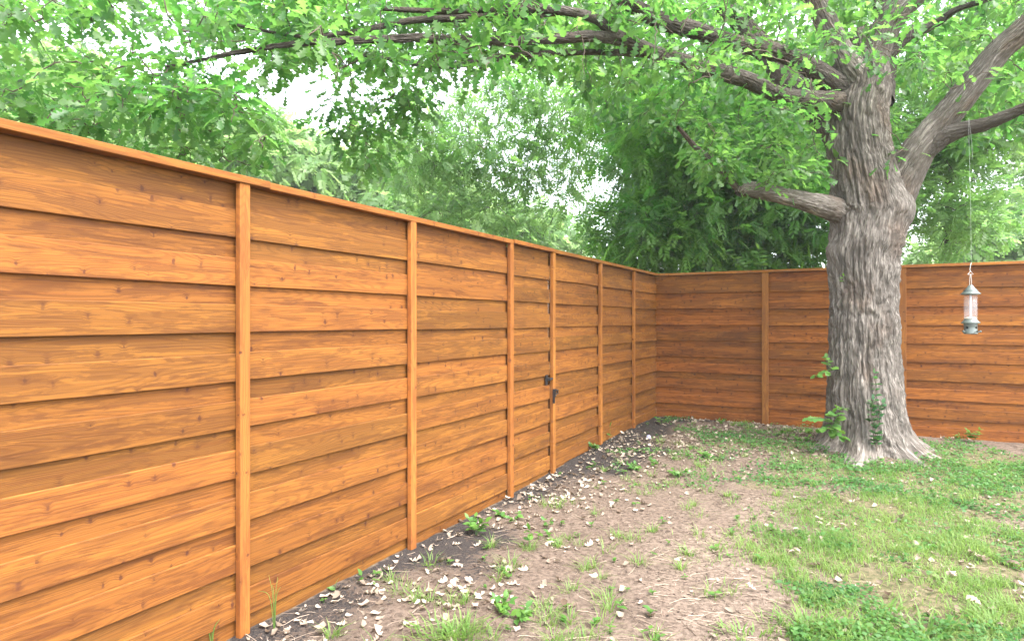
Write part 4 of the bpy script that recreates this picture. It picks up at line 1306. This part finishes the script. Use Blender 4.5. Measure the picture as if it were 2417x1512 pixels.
nz = fbm(X * 1.9, Y * 1.9, 61.0, 3)
dl = dist_left(X, Y)
mu_, dry, lawn = zones(X, Y)
for i in range(len(X)):
    if len(spots) >= 290:
        break
    zone = 'grass' if lawn[i] > 0.5 and Y[i] < 6.8 else ('litter' if Y[i] > 6.3 else 'soil')
    pr = {'grass': 0.022, 'litter': 0.075, 'soil': 0.15 * float(sstep(1.9, 0.5, dl[i])) + 0.012}[zone] * (0.3 + 1.4 * float(sstep(0.4, 0.6, nz[i])))
    if random.random() < pr:
        spots.append((X[i], Y[i], zone, random.uniform(0.042, 0.092)))
GRP = {'soil': 'dry leaves on the bare soil', 'grass': 'dry leaves in the lawn', 'litter': 'dry leaves by the fence corner'}
def leaf_label(x_, y_, z_, s_, rv):
    tone_ = {0.15: 'dark brown', 0.4: 'tan', 0.7: 'pale tan', 1.0: 'cream white'}[rv]
    size_ = 'small ' if s_ < 0.065 else ('large ' if s_ > 0.092 else '')
    d_ = (x_ - CX) * UL[0] + (y_ - CY) * UL[1]
    dl_, dr__ = dist_left(x_, y_), dist_right(x_, y_)
    far_ = ' well out from it' if dl_ > 1.2 else ''
    if z_ == 'soil':
        where = ('on soil between the gate and the corner' if d_ < 4.05 else 'on soil in front of the gate' if d_ < 5.0 else
                 'on soil by the bay next to the gate' if d_ < 6.5 else 'on soil by the bay farther from the gate')
        if dl_ > 1.5:
            where = 'on the bare dirt path beside the lawn'
    elif z_ == 'grass':
        dt_ = math.hypot(x_ - TREE[0], y_ - TREE[1])
        where = 'in the green near the oak trunk' if dt_ < 2.2 else ('caught at the ragged edge of the lawn' if dl_ < 2.7 else 'caught in the open lawn')
    else:
        where = 'in litter close to the long fence' if dl_ < 0.9 else ('in litter close to the back fence' if dr__ < 0.9 else 'in litter between corner and oak')
    return '%s%s curled oak leaf %s' % (size_, tone_, where)
for (x_, y_, z_, s_) in spots:
    e = Matrix.Translation((x_, y_, float(gz(x_, y_)) + (0.004 if z_ != 'grass' else 0.022))) @ Matrix.Rotation(random.uniform(0, 6.28), 4, 'Z') @ Matrix.Rotation(random.gauss(0, 0.22), 4, 'X') @ Matrix.Rotation(random.gauss(0, 0.18), 4, 'Y') @ Matrix.Scale(s_, 4)
    rv, dm = random.choice(dry_meshes)
    link('dry_leaf', dm, mat4=e, label=leaf_label(x_, y_, z_, s_, rv), category='leaf', group=GRP[z_])

# small pale ball in the litter
def lathe(prof, n=32):
    prof = np.array(prof, float)
    th = np.linspace(0, 2 * math.pi, n, endpoint=False)
    v = np.stack([prof[:, 0][:, None] * np.cos(th), prof[:, 0][:, None] * np.sin(th), np.repeat(prof[:, 1][:, None], n, 1)], -1).reshape(-1, 3)
    m = len(prof)
    i = np.arange(m - 1)[:, None] * n
    j = np.arange(n)[None, :]
    j2 = (j + 1) % n
    q_ = np.stack([i + j, i + j2, i + n + j2, i + n + j], -1).reshape(-1, 4)
    return v, np.concatenate([q_[:, [0, 1, 2]], q_[:, [0, 2, 3]]])

k = NT('faded_ball')
nz_ = k.noise(k.n('ShaderNodeTexCoord').outputs['Object'], 40, 3)
M_BALL = k.done(k.bsdf(k.mix(k.ramp(nz_, 0.45, 0.6), (0.30, 0.31, 0.48), (0.46, 0.34, 0.40)), 0.6, 0.3).outputs[0])
g = on_ground(1531, 1036)
v, t = lathe([(0.030 * math.sin(a) * (1 + 0.04 * math.cos(6 * a)), 0.030 * -math.cos(a)) for a in np.linspace(0, math.pi, 22)], 28)
link('ball', tri_mesh('ball', v, t, M_BALL), loc=(g[0], g[1], g[2] + 0.026), label='small faded violet blue ball in the leaf litter near the corner', category='ball')

# ------------------------------------------------------------------ the hanging feeder
FY = 7.05
fb = P(2291, 788, FY)
fd = thing('bird_feeder', 'hanging clear tube bird feeder with grey green lid and base', 'bird feeder', tuple(fb))
def px_m(d):
    return d / FPX * FY
def part(name, prof, mat, parent=fd, n=40, smooth=True):
    v, t = lathe(prof, n)
    return link(name, tri_mesh(name, v, t, mat, smooth), parent)
Hm = px_m(118.0)
u = Hm / 118.0 / 1.0                       # metres per photo pixel at the feeder
part('base', [(0, 0.0), (13.5 * u, 0.0), (14.5 * u, 2 * u), (13.2 * u, 4 * u), (13.4 * u, 20 * u), (14.2 * u, 24 * u), (13.0 * u, 26 * u)], M_PEWTER)
part('weather_guard', [(13.0 * u, 24 * u), (19.0 * u, 25.5 * u), (19.3 * u, 27 * u), (15 * u, 31 * u), (13.0 * u, 34.5 * u), (12.5 * u, 36 * u)], M_PEWTER)
tb = part('tube', [(12.6 * u, 35 * u), (13.2 * u, 36 * u), (13.2 * u, 93 * u), (12.6 * u, 93 * u)], M_CLEAR)
part('rod', [(2.2 * u, 30 * u), (2.2 * u, 94 * u)], mat_plain('white_rod', (0.62, 0.62, 0.66), 0.4, 0.4), tb, 16)
part('seed', [(0, 36 * u), (12.4 * u, 36 * u), (12.4 * u, 38.5 * u), (6 * u, 40 * u), (0, 39 * u)], M_SEED)
part('lid', [(13.5 * u, 92 * u), (20.0 * u, 93.5 * u), (20.3 * u, 95 * u), (15.5 * u, 99 * u), (14.0 * u, 101.0 * u), (14.6 * u, 102 * u), (9.5 * u, 107 * u), (5.5 * u, 113 * u), (3.8 * u, 115.5 * u), (0, 116.5 * u)], M_PEWTER)
for a in (-2.75, -1.25, 0.2, 1.7):
    hx, hy = math.cos(a) * 13.35 * u, math.sin(a) * 13.35 * u
    v, t = lathe([(0, 0.7 * u), (2.0 * u, 0.7 * u), (2.4 * u, 0.2 * u), (2.5 * u, -0.6 * u)], 18)
    v[:, 0] *= 1.25
    Mh = Matrix.Translation((hx, hy, 15.5 * u)) @ Matrix.Rotation(a, 4, 'Z') @ Matrix.Rotation(math.radians(90), 4, 'Y') @ Matrix.Rotation(math.radians(90), 4, 'Z')
    link('port', tri_mesh('port', v, t, M_HOLE), fd, mat4=Mh)
for a in (math.pi + 0.25, -0.15, 1.7, -1.57):
    ca, sa = math.cos(a), math.sin(a)
    c = np.array([(ca * 12 * u, sa * 12 * u, 4.5 * u), (ca * 18 * u, sa * 18 * u, 5.2 * u), (ca * 23 * u, sa * 23 * u, 6.6 * u)])
    v, t = tube(catmull(c, 10), np.array([1.2, 1.1, 1.0, 1.0, 1.0, 1.1, 1.6, 2.4, 2.8, 1.6]) * u, 12)
    link('perch', tri_mesh('perch', v, t, M_PEWTER), fd)
top_z = (P(2286, 300, FY)[2] - fb[2])
hw = Bag()
rw = 0.0022
ring = np.array([(math.cos(a) * 5.5 * u * (0.55 + 0.45 * abs(math.cos(a))), 0, 144 * u + math.sin(a) * 5 * u) for a in np.linspace(0, 2 * math.pi, 13)])
hw.add(*tube(np.array([(-2.3 * u, 0, 116 * u), (-2.0 * u, 0, 128 * u), (-0.8 * u, 0, 140 * u)]), rw, 6))
hw.add(*tube(np.array([(2.3 * u, 0, 116 * u), (2.0 * u, 0, 128 * u), (0.8 * u, 0, 140 * u)]), rw, 6))
hw.add(*tube(np.array([(-6.5 * u, 0, 141 * u), (0, 0, 148.5 * u), (6.5 * u, 0, 141 * u), (-6.5 * u, 0, 140.5 * u)]), rw, 6))
hw.add(*tube(np.array([(0, 0, 147 * u), (-2 * u, 0, 152 * u), (0, 0, 163 * u), (1.5 * u, 0, 168 * u)]), rw * 1.6, 6))
link('hanger', hw.mesh('hanger', M_WIRE), fd)
sw = Bag()
sw.add(*tube(np.array([(1.5 * u, 0, 166 * u), (0.0, 0, 300 * u), (-5 * u, 0, top_z + 0.1)]), 0.0006, 5))
sw.add(*tube(np.array([(4 * u, 0, 412 * u), (3 * u, 0, 450 * u), (-4 * u, 0, top_z + 0.1)]), 0.0006, 5))
link('wire', sw.mesh('wire', M_WIRE), fd)


# ------------------------------------------------------------------ thin haze volume added to lift and pale the far trees
hv, ht = box_verts(0.0, 20.0, 7.0, 110.0, 90.0, 18.0)
k = NT('added_haze')
pv = k.n('ShaderNodeVolumePrincipled')
pv.inputs['Color'].default_value = (0.93, 0.97, 0.96, 1)
pv.inputs['Density'].default_value = 0.0011
k.t.links.new(pv.outputs[0], k.out.inputs['Volume'])
link('haze', tri_mesh('haze', hv, ht, k.m, False), kind='stuff', label='thin added pale haze over the yard and trees', category='haze')
